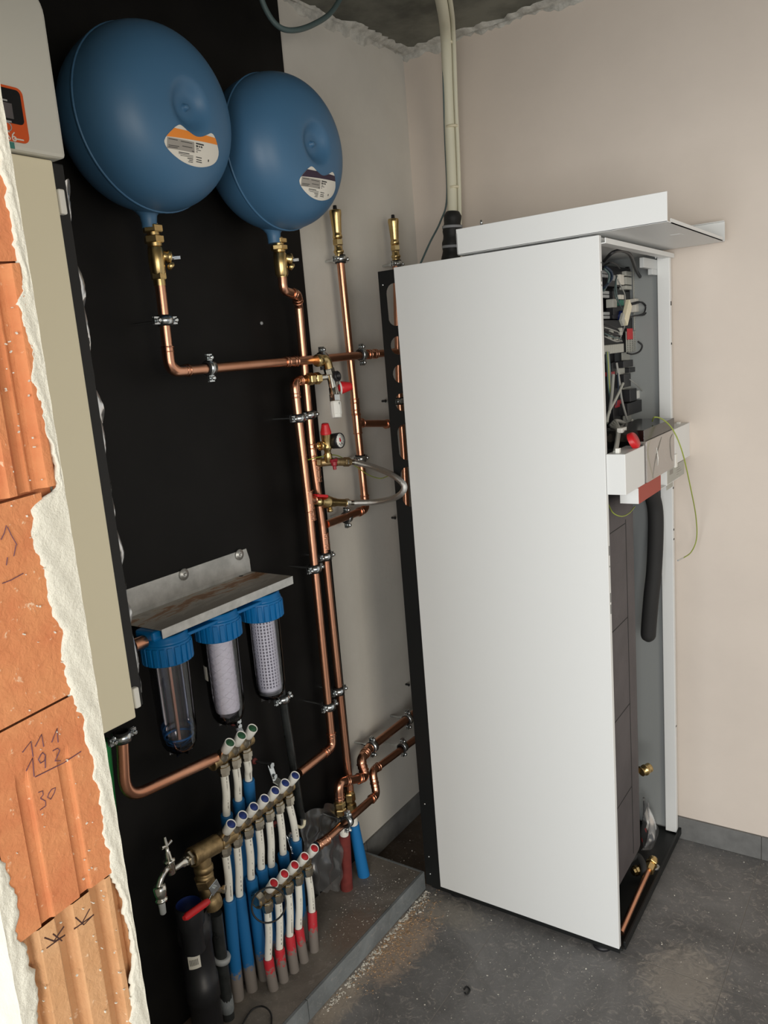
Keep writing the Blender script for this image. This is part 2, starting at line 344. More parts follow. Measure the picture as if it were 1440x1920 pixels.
def text(body, size, mapf, th=.0002):
    cu = bpy.data.curves.new('tmp', 'FONT'); cu.body = body; cu.size = size; cu.fill_mode = 'FRONT'; cu.resolution_u = 2
    ob = bpy.data.objects.new('tmp', cu); COL.objects.link(ob)
    dg = bpy.context.evaluated_depsgraph_get(); me = ob.evaluated_get(dg).to_mesh()
    mb = MB(); mb.add([mapf(v.co.x, v.co.y) for v in me.vertices], [tuple(p.vertices) for p in me.polygons])
    ob.evaluated_get(dg).to_mesh_clear(); bpy.data.objects.remove(ob); bpy.data.curves.remove(cu)
    return mb

# ================================================================== ROOM SHELL
struct('wall_left', MB().box(-.12, 0, -4.5, .15, 0, 2.75), 'plaster_left')
struct('wall_back', MB().box(0, 3.4, 0, .15, 0, 2.75), 'plaster_back')
ceil = struct('ceiling', MB().box(-.12, 3.4, -4.5, .15, 2.63, 2.78), 'concrete_ceiling')
flo = struct('floor', MB().box(-.12, 3.4, -4.5, .15, -.12, -.0008), 'grout')
# floor tiles 60 x 60 cm with narrow joints
k = 0
for ix in range(-1, 4):
    for iy in range(-4, 1):
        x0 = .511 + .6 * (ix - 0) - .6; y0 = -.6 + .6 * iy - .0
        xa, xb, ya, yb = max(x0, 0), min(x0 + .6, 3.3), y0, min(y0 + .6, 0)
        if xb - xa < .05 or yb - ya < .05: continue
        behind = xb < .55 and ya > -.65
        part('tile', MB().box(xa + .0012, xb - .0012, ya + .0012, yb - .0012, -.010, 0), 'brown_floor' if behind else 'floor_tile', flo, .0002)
struct('wall_front', MB().box(0, .596, -2.066, -1.90, 0, 2.63).box(.596, 3.4, -2.066, -1.90, 2.16, 2.63), 'render_white')
# black board covering the left wall up to y = -.646
struct('trim_1', MB().box(0, .012, -1.898, -.646, .0, 2.63), 'black_panel', .001)
# skirting tiles
sk = struct('baseboard_left', MB().box(0, .002, -.646, 0, 0, .076), 'grout')
for a, b in ((-.6, 0), (-.646, -.602)): part('tile', MB().box(0, .0085, a + .001, b - .001, .001, .0795), 'skirting_tile', sk, .0008)
sk = struct('baseboard_back', MB().box(.01, 3.3, -.002, 0, 0, .076), 'grout')
for i in range(-1, 4):
    xa, xb = max(.010, .511 + .6 * i), .511 + .6 * (i + 1)
    part('tile', MB().box(xa + .001, xb - .001, -.0085, 0, .001, .0795), 'skirting_tile', sk, .0008)
# raised step along the left wall
st = struct('trim_2', MB().box(0, .232, -1.898, -.628, 0, .0615), 'step_top')
for a, b in ((-1.197, -.6205), (-1.797, -1.2), (-1.898, -1.8)):
    part('tile', MB().box(.2325, .2413, a, b, .001, .0621), 'step_tile', st, .0008)
part('tile', MB().box(.01, .2315, -.6285, -.6205, .001, .0621), 'step_tile', st, .0008)
# rough render squeezed out along the ceiling joint
def smear(fn, L, seed):
    rnd = random.Random(seed); n = int(L / .012); w = [0] * 3
    cols = []
    h = .02; d = .03
    for i in range(n + 1):
        h += rnd.uniform(-.008, .008); d += rnd.uniform(-.012, .012); h = min(max(h, .006), .035); d = min(max(d, .012), .045)
        cols.append((h, d, rnd.uniform(-.003, .003)))
    mb = MB()
    def f(u, v):
        i = min(int(u * n), n); h, d, e = cols[i]
        prof = [(0.0, h), (.003 + abs(e), h * .9), (.007 + e, h * .45), (.014, .010), (d * .5, .007 + e), (d * .9, .004), (d, 0)]
        a, b = prof[int(round(v * 6))]; return fn(u * L, a, b)
    return mb.grid(f, n, 6)
part('render_seam', smear(lambda s, a, b: (a, -s, 2.63 - b), 1.88, 3), 'render_smear', ceil)
part('render_seam', smear(lambda s, a, b: (s, -a, 2.63 - b), 3.2, 5), 'render_smear', ceil)

# ---- brick jamb (reveal of the opening, facing +x at x = .62)
JX = .62
jamb = bpy.data.objects['wall_front']
def lerp(tab, z):
    for (z0, a), (z1, b) in zip(tab, tab[1:]):
        if z0 <= z <= z1: return a + (b - a) * (z - z0) / (z1 - z0)
    return tab[0][1] if z < tab[0][0] else tab[-1][1]
def brick(z0, z1, y0, y1, prof, mat, seed, tilt=0.):
    rnd = random.Random(seed)
    def f(u, v):
        y = y0 + (y1 - y0) * u; z = z0 + (z1 - z0) * v
        return (prof(y, z), y, z + tilt * (y - y0))
    mb = MB().grid(f, 84, 14, False)
    # rim going back into the wall
    n = 14
    for (ya, yb, za, zb) in ((y0, y1, z0, z0), (y0, y1, z1, z1)):
        mb.add([(.6, ya, za + tilt * 0), (.6, yb, zb + tilt * (yb - y0)), (JX - .012, yb, zb + tilt * (yb - y0)), (JX - .012, ya, za)], [(0, 1, 2, 3)])
    mb.add([(.6, y1, z0), (.6, y1, z1), (JX - .006, y1, z1), (JX - .006, y1, z0)], [(0, 1, 2, 3)])
    return part('brick', mb, mat, jamb)
def ribs(edges, lo, hi, slope=.004, tops=None):
    """alternating raised ribs: edges = y positions of (start, end) of each rib"""
    def f(y, z):
        x = lo
        for a, b in edges:
            d = min(y - a, b - y)
            if d > 0: x = max(x, lo + (hi - lo) * min(1, d / slope))
        return x
    return f
Y0, Y1 = -2.055, -1.915
tl = .07
# courses, from the top of the jamb downwards
brick(2.035, 2.288, Y0, -1.904, ribs([(-2.05, -2.02), (-2.0, -1.97), (-1.95, -1.904)], JX - .012, JX - .004), 'brick_red', 1, tl)
brick(1.779, 2.0325, Y0, -1.904, ribs([(-2.05, -2.02), (-2.0, -1.97), (-1.95, -1.904)], JX - .012, JX - .004), 'brick_deep', 2, tl)
brick(1.518, 1.7765, Y0, -1.902, ribs([(-2.06, -1.985), (-1.978, -1.952), (-1.943, -1.936), (-1.928, -1.902)], JX - .011, JX - .0005, .008), 'brick_red', 3, tl)
brick(1.2605, 1.514, Y0, -1.929, lambda y, z: JX - .003, 'brick_red', 4, tl)
base5 = ribs([(-2.062, -2.020), (-2.008, -1.965), (-1.953, -1.91)], JX - .0065, JX - .002, .003)
def prof5(y, z): return base5(y, z) if z < 1.20 else JX - .002
brick(1.000, 1.258, Y0, -1.906, prof5, 'brick_red', 5, tl)
base6 = ribs([(-2.058, -2.043), (-2.035, -1.997), (-1.987, -1.947), (-1.936, -1.914)], JX - .019, JX - .003, .007)
brick(.742, .9975, Y0, -1.906, base6, 'brick_tan', 6, tl)
brick(.482, .737, Y0, -1.906, base6, 'brick_tan', 7, tl)
brick(.222, .477, Y0, -1.906, base6, 'brick_tan', 8, tl)
# recessed mortar core behind the brick faces
part('mortar_core', MB().box(.58, .599, -2.06, -1.905, 0, 2.15), 'brick_deep', jamb)
# plaster on both corners of the jamb, ragged towards the bricks
def ragged(ztab, yedge, sgn, seed, name):
    rnd = random.Random(seed); N = 420; e = 0; J = []
    for i in range(N + 1):
        e = e * .82 + rnd.uniform(-.0035, .0035); J.append(e)
    z0, z1 = ztab[0][0], ztab[-1][0]
    th = lambda u: .0015 + .003 * min(1, u * 5)
    def f(u, v):
        z = z0 + (z1 - z0) * u; i = int(u * N); inner = lerp(ztab, z) + J[i]
        y = inner + (yedge - inner) * v
        x = JX - .006 if v == 0 else JX - .001 + .0012 * math.sin(v * 3.14) + .0006 * math.sin(z * 83 + v * 9) + .0004 * math.sin(z * 211 + v * 31)
        if v >= .999: x = JX
        return (x, y + (sgn * .0003 * math.sin(z * 140) if v >= .999 else 0), z)
    mb = MB().grid(f, N, 8, True)
    mb.grid(lambda u, v: (JX - v * .03, yedge + sgn * .0003 * math.sin((z0 + (z1 - z0) * u) * 140) * (1 - v), z0 + (z1 - z0) * u), N, 1, True)
    return part(name, mb, 'render_white', jamb)
ragged([(0, -1.934), (.80, -1.925), (.86, -1.915), (.95, -1.913), (1.0, -1.921), (1.07, -1.921), (1.15, -1.925), (1.22, -1.926), (1.27, -1.936), (1.30, -1.933), (1.36, -1.938), (1.42, -1.945), (1.47, -1.957), (1.505, -1.955), (1.515, -1.935), (1.523, -1.912), (1.56, -1.914), (1.62, -1.916), (1.69, -1.919), (1.74, -1.925), (1.755, -1.918), (1.78, -1.914), (1.82, -1.913), (1.86, -1.914), (1.94, -1.917), (2.15, -1.92)], -1.899, 1, 11, 'corner_plaster')
ragged([(0, -2.040), (.80, -2.041), (.90, -2.043), (1.0, -2.046), (1.10, -2.050), (1.18, -2.055), (1.27, -2.050), (1.31, -2.045), (1.36, -2.058), (2.15, -2.060)], -2.0675, -1, 13, 'corner_plaster')
# crumbs of plaster splashed on the bricks
mb = MB(); rnd = random.Random(21)
for i in range(110):
    z = rnd.uniform(.8, 1.95); y = rnd.uniform(-2.04, -1.93) if rnd.random() < .4 else rnd.gauss(-1.945, .012); y = min(y, -1.92)
    r = rnd.uniform(.0004, .0014) * (1.8 if rnd.random() < .08 else 1); a = rnd.uniform(0, 3.14); 
    mb.obox((JX - .0016, y, z), (.0012, 0, 0), (0, r * math.cos(a), r * math.sin(a)), (0, -r * .5 * math.sin(a), r * .5 * math.cos(a)))
part('plaster_splashes', mb, 'render_white', jamb, stuff=True)
# pencil and marker writing on the bricks
def strokes(lines, r, mat, name):
    mb = MB()
    for ln in lines: mb.tube(ln, r, 5)
    return part(name, mb, mat, jamb)
strokes([[(0.6188, -2.008, 1.2255), (0.6188, -1.9955, 1.2339), (0.6188, -1.9963, 1.2143)], [(0.6188, -1.9915, 1.2251), (0.6188, -1.9811, 1.2362), (0.6188, -1.9811, 1.2201)], [(0.6188, -1.9702, 1.2206), (0.6188, -1.9604, 1.2344), (0.6188, -1.9621, 1.2168)],
    [(0.6188, -2.0076, 1.2013), (0.6188, -1.9971, 1.2133), (0.6188, -1.9993, 1.1901)], [(0.6188, -1.9869, 1.2118), (0.6188, -1.9904, 1.2079), (0.6188, -1.9886, 1.2021), (0.6188, -1.9828, 1.2028), (0.6188, -1.981, 1.2089), (0.6188, -1.9837, 1.2137), (0.6188, -1.9869, 1.2118)], [(0.6188, -1.9812, 1.2076), (0.6188, -1.9838, 1.1934)],
    [(0.6188, -1.9707, 1.2095), (0.6188, -1.9641, 1.2099), (0.6188, -1.9618, 1.2059), (0.6188, -1.9657, 1.2007), (0.6188, -1.9702, 1.1958), (0.6188, -1.9627, 1.1928)], [(0.6188, -1.9981, 1.1888), (0.6188, -1.981, 1.1885), (0.6188, -1.959, 1.1881), (0.6188, -1.934, 1.1911)]], .0006, 'pencil', 'pencil_marks')
strokes([[(0.6186, -1.9975, 1.1681), (0.6186, -1.9919, 1.1672), (0.6186, -1.9921, 1.1623), (0.6186, -1.9962, 1.1596)], [(0.6186, -1.9962, 1.1596), (0.6186, -1.9909, 1.1532), (0.6186, -1.9913, 1.147), (0.6186, -1.9994, 1.1458)], [(0.6186, -1.9845, 1.1604), (0.6186, -1.9874, 1.1563), (0.6186, -1.9839, 1.1515), (0.6186, -1.9777, 1.1575), (0.6186, -1.9753, 1.1627), (0.6186, -1.9804, 1.1632), (0.6186, -1.9845, 1.1604)],
    [(0.6188, -1.9792, 1.4939), (0.6188, -1.9833, 1.4855), (0.6188, -1.9884, 1.4791)], [(0.6188, -1.9783, 1.4918), (0.6188, -1.9751, 1.4804), (0.6188, -1.9707, 1.4686)], [(0.6188, -1.9845, 1.4574), (0.6188, -1.9874, 1.4487)], [(0.6188, -1.9961, 1.4295), (0.6188, -1.9855, 1.4303), (0.6188, -1.9689, 1.4341)], [(0.6188, -1.9768, 1.4567), (0.6188, -1.9719, 1.4689)]], .0005, 'pencil', 'pencil_marks')
strokes([[(0.617, -1.9782, 0.9836), (0.617, -1.9687, 0.9662), (0.617, -1.9544, 0.9702)], [(0.617, -1.9823, 0.9696), (0.617, -1.9528, 0.9699)], [(0.617, -1.9723, 0.9687), (0.617, -1.9572, 0.9815)], [(0.617, -2.0214, 0.9856), (0.617, -2.0099, 0.972), (0.617, -1.996, 0.9702)], [(0.617, -2.0212, 0.9705), (0.617, -1.9952, 0.9704)], [(0.617, -2.0114, 0.9723), (0.617, -1.9946, 0.9822)], [(0.617, -2.0102, 0.9827), (0.617, -2.0005, 0.9659)]], .0009, 'marker', 'marker_arrow')

# ================================================================== EXPANSION VESSELS
def vessel(cy, cz, kind, label):
    cx = .15; R = .178
    o = thing('expansion_vessel', label, 'tank', (cx, cy, cz - R), 'flat blue expansion vessels')
    def front(r):                       # height of the front shell at radius r
        q = min(r / R, 1); h = .122 * (1 - q ** 3.4) ** .48
        e_ = min(max((r - .020) / .034, 0), 1); h -= .017 * (1 - e_ * e_ * (3 - 2 * e_))
        return h
    def bump(dy, dz):
        r = math.hypot(dy, dz); return front(r)
    N = 48; mb = MB()
    ts = [math.sin(i / 30 * math.pi / 2) for i in range(31)]
    prof = [(-.128 * (1 - (t) ** 4.5) ** .5, R * t) for t in ts]
    mb.lathe((cx, cy, cz), (1, 0, 0), [(a, b) for a, b in prof] + [(front(R * t), R * t) for t in reversed([math.sin(i / 44 * math.pi / 2) for i in range(45)])], 72, True, False)
    part('shell', mb, 'vessel_blue', o)
    mb = MB().ring((cx, cy, cz), (1, 0, 0), R - .0003, .0028, 72, 8); part('seam', mb, 'vessel_blue', o)
    mb = MB().lathe((cx + front(0) - .001, cy, cz), (1, 0, 0), [(0, .0085), (.002, .0075), (.004, .006), (.009, .0048), (.010, .003), (.010, 0)], 16); part('centre_boss', mb, 'vessel_blue', o)
    mb = MB().lathe((cx - .040, cy, cz - R + .018), (0, 0, -1), [(0, .040), (.010, .026), (.020, .018), (.034, .0160), (.044, .0160)], 24); part('neck', mb, 'vessel_blue', o)
    part('wall_bracket', MB().obox((.0175, cy, cz + .06), (.0065, 0, 0), (0, .04, 0), (0, 0, .03)), 'vessel_blue', o)
    # bean shaped rating label stuck on the curved front
    S = .072 if kind == 0 else .0715
    C = (cy + .001, cz - .077) if kind == 0 else (cy + .007, cz - .092)
    def onv(u, v, lift): 
        y = C[0] + u * S; z = C[1] + v * S; r = math.hypot(y - cy, z - cz); return (cx + front(r) + lift, y, z)
    ctrl = [(-.65, .42), (-.49, .50), (-.35, .47), (-.19, .38), (.06, .30), (.29, .33), (.51, .42), (.68, .49), (.81, .43), (.90, .27), (1.0, .05), (.93, -.16), (.71, -.32), (.33, -.43), (-.04, -.45), (-.40, -.39), (-.71, -.26), (-.93, -.10), (-.995, .05), (-.88, .22)]
    bean = [(p.x, p.y) for p in spline([(a, b, 0) for a, b in ctrl + ctrl[:1]], 5)][:-1]
    def inside(x, y):
        c = False; n = len(bean)
        for i in range(n):
            (x1, y1), (x2, y2) = bean[i], bean[(i + 1) % n]
            if (y1 > y) != (y2 > y) and x < (x2 - x1) * (y - y1) / (y2 - y1) + x1: c = not c
        return c
    def column(u):
        ys = []
        n = len(bean)
        for i in range(n):
            (x1, y1), (x2, y2) = bean[i], bean[(i + 1) % n]
            if (x1 > u) != (x2 > u): ys.append(y1 + (y2 - y1) * (u - x1) / (x2 - x1))
        return (min(ys), max(ys)) if len(ys) > 1 else None
    mb = MB(); U = 60
    for i in range(U):
        a = -.995 + 1.99 * i / U; b = -.995 + 1.99 * (i + 1) / U; ca, cb = column(a), column(b)
        if not ca or not cb: continue
        for j in range(10):
            t0, t1 = j / 10, (j + 1) / 10
            mb.add([onv(a, ca[0] + (ca[1] - ca[0]) * t0, .0006), onv(b, cb[0] + (cb[1] - cb[0]) * t0, .0006), onv(b, cb[0] + (cb[1] - cb[0]) * t1, .0006), onv(a, ca[0] + (ca[1] - ca[0]) * t1, .0006)], [(0, 1, 2, 3)], True)
    lab = part('rating_label', mb, 'paper', o, label='bean-shaped rating label with ' + ('an orange' if kind == 0 else 'a dark purple') + ' band')
    mb = MB()
    for i in range(U):
        a = -.98 + 1.96 * i / U; b = -.98 + 1.96 * (i + 1) / U; ca, cb = column(a), column(b)
        if not ca or not cb: continue
        lo0, lo1 = .16, .16
        hi0, hi1 = min(ca[1], .39), min(cb[1], .39)
        lo0 = min(.19 + .04 * a, hi0); lo1 = min(.19 + .04 * b, hi1)
        lo0 = max(lo0, ca[0]); lo1 = max(lo1, cb[0])
        if hi0 > lo0 + .005 or hi1 > lo1 + .005:
            for j in range(5):
                t0, t1 = j / 5, (j + 1) / 5
                mb.add([onv(a, lo0 + (hi0 - lo0) * t0, .0012), onv(b, lo1 + (hi1 - lo1) * t0, .0012), onv(b, lo1 + (hi1 - lo1) * t1, .0012), onv(a, lo0 + (hi0 - lo0) * t1, .0012)], [(0, 1, 2, 3)], True)
    part('colour_band', mb, 'orange' if kind == 0 else 'purple_print', lab)
    def q(a, b, c, d, l=.0012):
        m = MB(); m.grid(lambda u, v: onv(a + (b - a) * u, c + (d - c) * v, l), 6, 3); return m
    part('data_table', q(-.92, -.02, -.13, .14), 'ink_grey', lab)
    mb = MB()
    for a, b, c in [(-.88, -.6, .10), (-.5, -.1, .09), (-.88, -.55, -.05), (-.88, -.6, -.09), (-.45, -.1, -.02), (-.12, -.03, -.10)]:
        m2 = q(a, b, c - .008, c + .008, .0016); mb.add(m2.v, m2.f)
    for a, b, c, w in [(.04, .34, .12, .018), (.04, .12, .055, .022), (.15, .19, .055, .022), (.22, .28, .055, .022), (.04, .14, .0, .008), (.04, .22, -.04, .008), (.04, .10, -.09, .008), (.04, .26, -.22, .010), (.06, .26, -.28, .010), (.06, .28, -.33, .010), (-.56, -.2, -.18, .010), (-.56, -.06, -.215, .006), (-.5, -.06, -.25, .006), (-.26, -.06, -.29, .010), (-.2, -.06, -.33, .008), (-.22, -.06, -.37, .008), (.52, .56, -.24, .03)]:
        m2 = q(a, b, c - w, c + w); mb.add(m2.v, m2.f)
    part('print', mb, 'ink', lab, stuff=True)
    return o
vessel(-1.268, 2.160, 0, 'large flat blue expansion vessel with orange-banded label, nearest the grey unit')
vessel(-.873, 2.156, 1, 'large flat blue expansion vessel with dark-purple-banded label, nearest the white wall')

# ---- shut-off valves below the vessels
def hexbody(mb, a, b, r): return mb.hexn(a, b, r)
def cap_valve(top, bot, label, lean=0.):
    t = Vector(top); b = Vector(bot); d = (b - t); L = d.length; d.normalize()
    o = thing('shutoff_valve', label, 'valve', tuple(b), 'brass valves under the expansion vessels')
    P = lambda s: t + d * (L * s)
    mb = MB().cyl(P(0), P(.42), .0135).hexn(P(.02), P(.14), .0215).hexn(P(.19), P(.31), .0215).cyl(P(.31), P(.36), .0155); part('union_nut', mb, 'brass', o)
    mb = MB().lathe(P(.36), d, [(0, .0135), (.004, .0165), (.03, .0175), (.055, .0165), (.06, .0135)], 20).hexn(P(.78), P(.90), .0165).cyl(P(.60), P(1.), .0128); part('body', mb, 'brass', o)
    c = P(.5); s = Vector((.35, .85, -.12)).normalized()
    mb = MB().lathe(c, s, [(0, .011), (.022, .011), (.024, .0145), (.030, .0145), (.032, .010)], 18); part('spindle_cap', mb, 'brass', o)
    e = c + s * .032
    mb = MB().tube([e, e + s * .006], .006, 10).obox(e + s * .010, (.002, 0, 0), (.003, .011, .001), (0, 0, .004)); part('lever', mb, 'zinc', o, .001)
    mb = MB().lathe(c + Vector((.012, .022, -.020)), (.5, .5, -.7), [(0, .008), (.006, .0105), (.010, .007)], 12); part('drain_cap', mb, 'brass', o)
    return o
cap_valve((0.11, -1.2608, 1.9649), (0.11, -1.261, 1.8377), 'brass shut-off valve with small grey lever under the orange-labelled vessel')
cap_valve((0.11, -0.858, 1.9662), (0.11, -0.8571, 1.8697), 'brass shut-off valve with small grey lever under the purple-labelled vessel')

# ================================================================== COPPER PIPEWORK
def pipe_run(label, pts, r, bends=None, couplings=(), R=.03, mat='copper', tees=(), name='copper_pipe', group='soldered and pressed copper pipes', beads=True):
    o = thing(name, label, 'pipe', tuple(pts[0]), group)
    part('pipe', MB().tube(fillet(pts, R), r, 18), mat, o)
    P = [Vector(p) for p in pts]
    for i in range(1, len(P) - 1):
        if bends is not None and i not in bends: continue
        a = (P[i - 1] - P[i]); b = (P[i + 1] - P[i]); la, lb = a.length, b.length; a.normalize(); b.normalize()
        d = min(R / max(math.tan(a.angle(b) / 2), .05), la * .49, lb * .49); e = min(.020, la * .5 - .001, lb * .5 - .001) if min(la, lb) < .09 else .020
        A = P[i] + a * (d + e); B_ = P[i] + b * (d + e)
        path = fillet([A, P[i], B_], R); mb = MB().tube(path, r + .0014, 18)
        if beads:
            for c, dr in ((A, a), (B_, b)):
                mb.ring(c - dr * .003, dr, r + .0012, .0022, 20, 6); mb.ring(c - dr * .013, dr, r + .0012, .0014, 20, 6)
        part('elbow', mb, 'copper_fitting', o)
    for c, dr in couplings:
        c = Vector(c); dr = Vector(dr).normalized()
        mb = MB().cyl(c - dr * .024, c + dr * .024, r + .0016, 18)
        for t in (-.022, -.011, .011, .022): mb.ring(c + dr * t, dr, r + .0012, .0022, 20, 6)
        part('coupling', mb, 'copper_fitting', o)
    for c, dr, br, ln in tees:
        c = Vector(c); dr = Vector(dr).normalized(); br = Vector(br).normalized()
        mb = MB().cyl(c - dr * .030, c + dr * .030, r + .0018, 18).cyl(c, c + br * ln, r + .0012, 18)
        for t in (-.028, .028): mb.ring(c + dr * t, dr, r + .0014, .0022, 20, 6)
        mb.ring(c + br * (ln - .003), br, r + .001, .0022, 20, 6)
        part('tee', mb, 'copper_fitting', o)
    return o
UP = (0, 0, 1); YD = (0, 1, 0); XD = (1, 0, 0)
rA = .0115
pipe_run('copper pipe dropping from the orange-labelled vessel and running right across to the black frame',
    [(0.11, -1.2602, 1.8422), (0.11, -1.2639, 1.6553), (0.1, -0.7906, 1.6577), (0.085, -0.3146, 1.6628)], rA, R=.035, couplings=[((0.102, -0.8479, 1.6576), YD), ((0.09, -0.4561, 1.6616), YD)], bends=[1])
pipe_run('tall copper pipe from the purple-labelled vessel down the panel edge, right of the pair',
    [(0.11, -0.8563, 1.875), (0.11, -0.8582, 1.8367), (0.1, -0.7925, 1.8283), (0.08, -0.7665, 1.8004), (0.08, -0.7714, 1.4044), (0.08, -0.7582, 1.1967), (0.08, -0.7509, 0.3628)], rA, R=.018, bends=[2],
    couplings=[((0.08, -0.771, 1.4073), (0, 0, 1)), ((0.08, -0.7616, 1.3458), (0, 0, 1)), ((0.08, -0.7533, 1.1488), (0, 0, 1))])
pipe_run('tall copper pipe standing left of the pair, turning at its foot to the blue-capped manifold',
    [(0.08, -0.7699, 1.6064), (0.1, -0.841, 1.6046), (0.1, -0.8399, 1.5427), (0.1, -0.8327, 1.2738), (0.1, -0.8352, 0.5571), (0.11, -0.9961, 0.559)], rA, R=.024, bends=[1, 4],
    tees=[((0.1, -0.8294, 1.2806), UP, YD, .025)], couplings=[((0.1, -0.8272, 1.2504), UP)])
pipe_run('copper riser on the white wall below the left air vent, elbowed at its foot',
    [(0.055, -0.5268, 1.951), (0.055, -0.5074, 1.191), (0.08, -0.7386, 1.1955)], rA, R=.025,
    couplings=[((0.055, -0.516, 1.5109), UP)], tees=[((0.055, -0.5143, 1.4574), UP, YD, .03)], bends=[1])
o = pipe_run('short copper branch from the riser to the pipe behind the black frame', [(0.055, -0.4851, 1.4557), (0.055, -0.2695, 1.4315)], rA, couplings=[((0.055, -0.3386, 1.4393), YD), ((0.055, -0.2952, 1.4327), YD)])
pipe_run('copper riser half hidden behind the holes of the black frame, below the right air vent',
    [(0.055, -0.2279, 1.945), (0.055, -0.2665, 1.5429), (0.055, -0.2673, 1.332), (0.055, -0.2876, 0.9522)], rA * .9, R=.03, bends=[])
pipe_run('thick copper pipe low on the white wall that snakes down to the dark red sleeve',
    [(0.07, -0.3526, 0.443), (0.07, -0.6283, 0.4425), (0.075, -0.6776, 0.4314), (0.09, -0.6781, 0.3774), (0.1, -0.8253, 0.4369), (0.1, -0.8273, 0.3726)], .0135, R=.022)
pipe_run('lower copper pipe zigzagging from the cabinet to the red-capped manifold',
    [(0.09, -0.3851, 0.3675), (0.09, -0.6428, 0.3794), (0.11, -0.6581, 0.3119), (0.15, -0.9855, 0.3481)], .0115, R=.020, bends=[1, 2],
    couplings=[((0.15, -0.9783, 0.3487), (0, -1, .12))])
pipe_run('bent copper pipe curving from under the cream unit to the green-capped manifold',
    [(0.15, -1.5502, 0.9288), (0.15, -1.5663, 0.7984), (0.13, -1.2968, 0.7557)], .0125, R=.055, bends=[])

# ---- air vents
def vent(base, label):
    b = Vector(base); o = thing('air_vent', label, 'valve', tuple(b), 'automatic air vents on the copper risers')
    part('adapter', MB().lathe(b, UP, [(0, .0125), (.010, .0125), (.012, .015), (.018, .015), (.020, .012), (.030, .012)], 18).hexn(b + Vector((0, 0, .032)), b + Vector((0, 0, .050)), .0155), 'brass', o)
    part('float_body', MB().lathe(b + Vector((0, 0, .050)), UP, [(0, .010), (.003, .0145), (.012, .0135), (.014, .0125), (.018, .013), (.060, .0160), (.070, .0175), (.078, .0175), (.080, .016), (.080, 0)], 24), 'brass', o)
    part('bleed_cap', MB().lathe(b + Vector((0, 0, .13)), UP, [(0, .0065), (.012, .0055), (.013, .004)], 12), 'plastic_black', o)
vent((0.055, -0.5303, 1.9449), 'brass automatic air vent beneath the purple-labelled vessel')
vent((0.055, -0.2242, 1.9485), 'brass automatic air vent above the black frame corner')

# ---- pipe clamps
CG = 'zinc pipe clamps on threaded rods'
def clamp(c, ax, r, label, side=UP, rod=True, wallx=.012, group=CG):
    c = Vector(c); ax = Vector(ax).normalized(); o = thing('pipe_clamp', label, 'clamp', tuple(c), group)
    wd = Vector((-1, 0, 0)); wd = (wd - ax * wd.dot(ax)).normalized(); sd = ax.cross(wd)
    part('rubber_lining', MB().lathe(c - ax * .0115, ax, [(0, r + .0005), (0, r + .0045), (.023, r + .0045), (.023, r + .0005)], 24, True, False), 'rubber_black', o)
    part('band', MB().lathe(c - ax * .008, ax, [(0, r + .004), (0, r + .0065), (.016, r + .0065), (.016, r + .004)], 24, True, False), 'zinc', o)
    for s in (1, -1):
        e = c + sd * s * (r + .012)
        mb = MB().obox(e + wd * .003, ax * .008, sd * .008, wd * .0012).obox(e - wd * .003, ax * .008, sd * .008, wd * .0012)
        mb.lathe(e + wd * .008, -wd, [(0, .003), (.017, .003), (.017, .0055), (.020, .0055), (.022, .003)], 10); part('ear_screw', mb, 'zinc', o)
    if rod:
        w = Vector((wallx, c.y, c.z))
        part('threaded_rod', MB().hexn(c + wd * (r + .006), c + wd * (r + .016), .0075).cyl(c + wd * (r + .006), w, .0033, 8), 'zinc', o)
    return o
clamp((0.11, -1.2602, 1.7649), UP, rA, 'zinc pipe clamp on the drop below the orange-labelled vessel', )
clamp((0.107, -1.1427, 1.6569), YD, rA, 'zinc pipe clamp near the left end of the long horizontal copper pipe')
clamp((0.095, -0.7054, 1.6598), YD, rA, 'zinc pipe clamp on the horizontal copper pipe just above the mixing valve', wallx=.0)
clamp((0.09, -0.509, 1.6622), YD, rA, 'zinc pipe clamp on the horizontal copper pipe where it crosses the riser', wallx=.0)
clamp((0.055, -0.526, 1.9391), UP, rA, 'zinc pipe clamp below the left air vent', wallx=0)
clamp((0.055, -0.2222, 1.9403), UP, rA * .9, 'zinc pipe clamp above the corner of the black frame', wallx=0)
clamp((0.055, -0.2687, 1.5049), UP, rA * .9, 'zinc pipe clamp seen through the lowest round hole of the black frame', wallx=0)
clamp((0.1, -0.8365, 1.5084), UP, rA, 'zinc pipe clamp on the left pipe of the pair, top of its column of clamps')
clamp((0.08, -0.7666, 1.5102), UP, rA, 'zinc pipe clamp on the right pipe of the pair, beside the white-tipped mixing valve')
clamp((0.055, -0.5121, 1.3507), UP, rA, 'zinc pipe clamp on the riser beside the braided hose', wallx=0)
clamp((0.1, -0.8333, 1.0915), UP, rA, 'zinc pipe clamp on the left pipe of the pair level with the steel shelf')
clamp((0.08, -0.7551, 1.1052), UP, rA, 'zinc pipe clamp on the right pipe of the pair just above the shelf level')
clamp((0.1, -0.8312, 0.6814), UP, rA, 'zinc pipe clamp lowest on the left pipe of the pair, above its elbow')
clamp((0.08, -0.7569, 0.6948), UP, rA, 'zinc pipe clamp lowest on the right pipe of the pair')
clamp((0.07, -0.3944, 0.4399), YD, .0135, 'zinc pipe clamp on the thick low pipe beside the black frame', wallx=0)
clamp((0.07, -0.6049, 0.4404), YD, .0135, 'zinc pipe clamp on the thick low pipe above its S-bend', wallx=0)
clamp((0.09, -0.4652, 0.3762), YD, rA, 'zinc pipe clamp on the thinner low pipe, on two rods', wallx=0)
clamp((0.15, -0.8616, 0.3473), (0, -1, .12), rA, 'zinc pipe clamp over the dark red sleeve', rod=True)
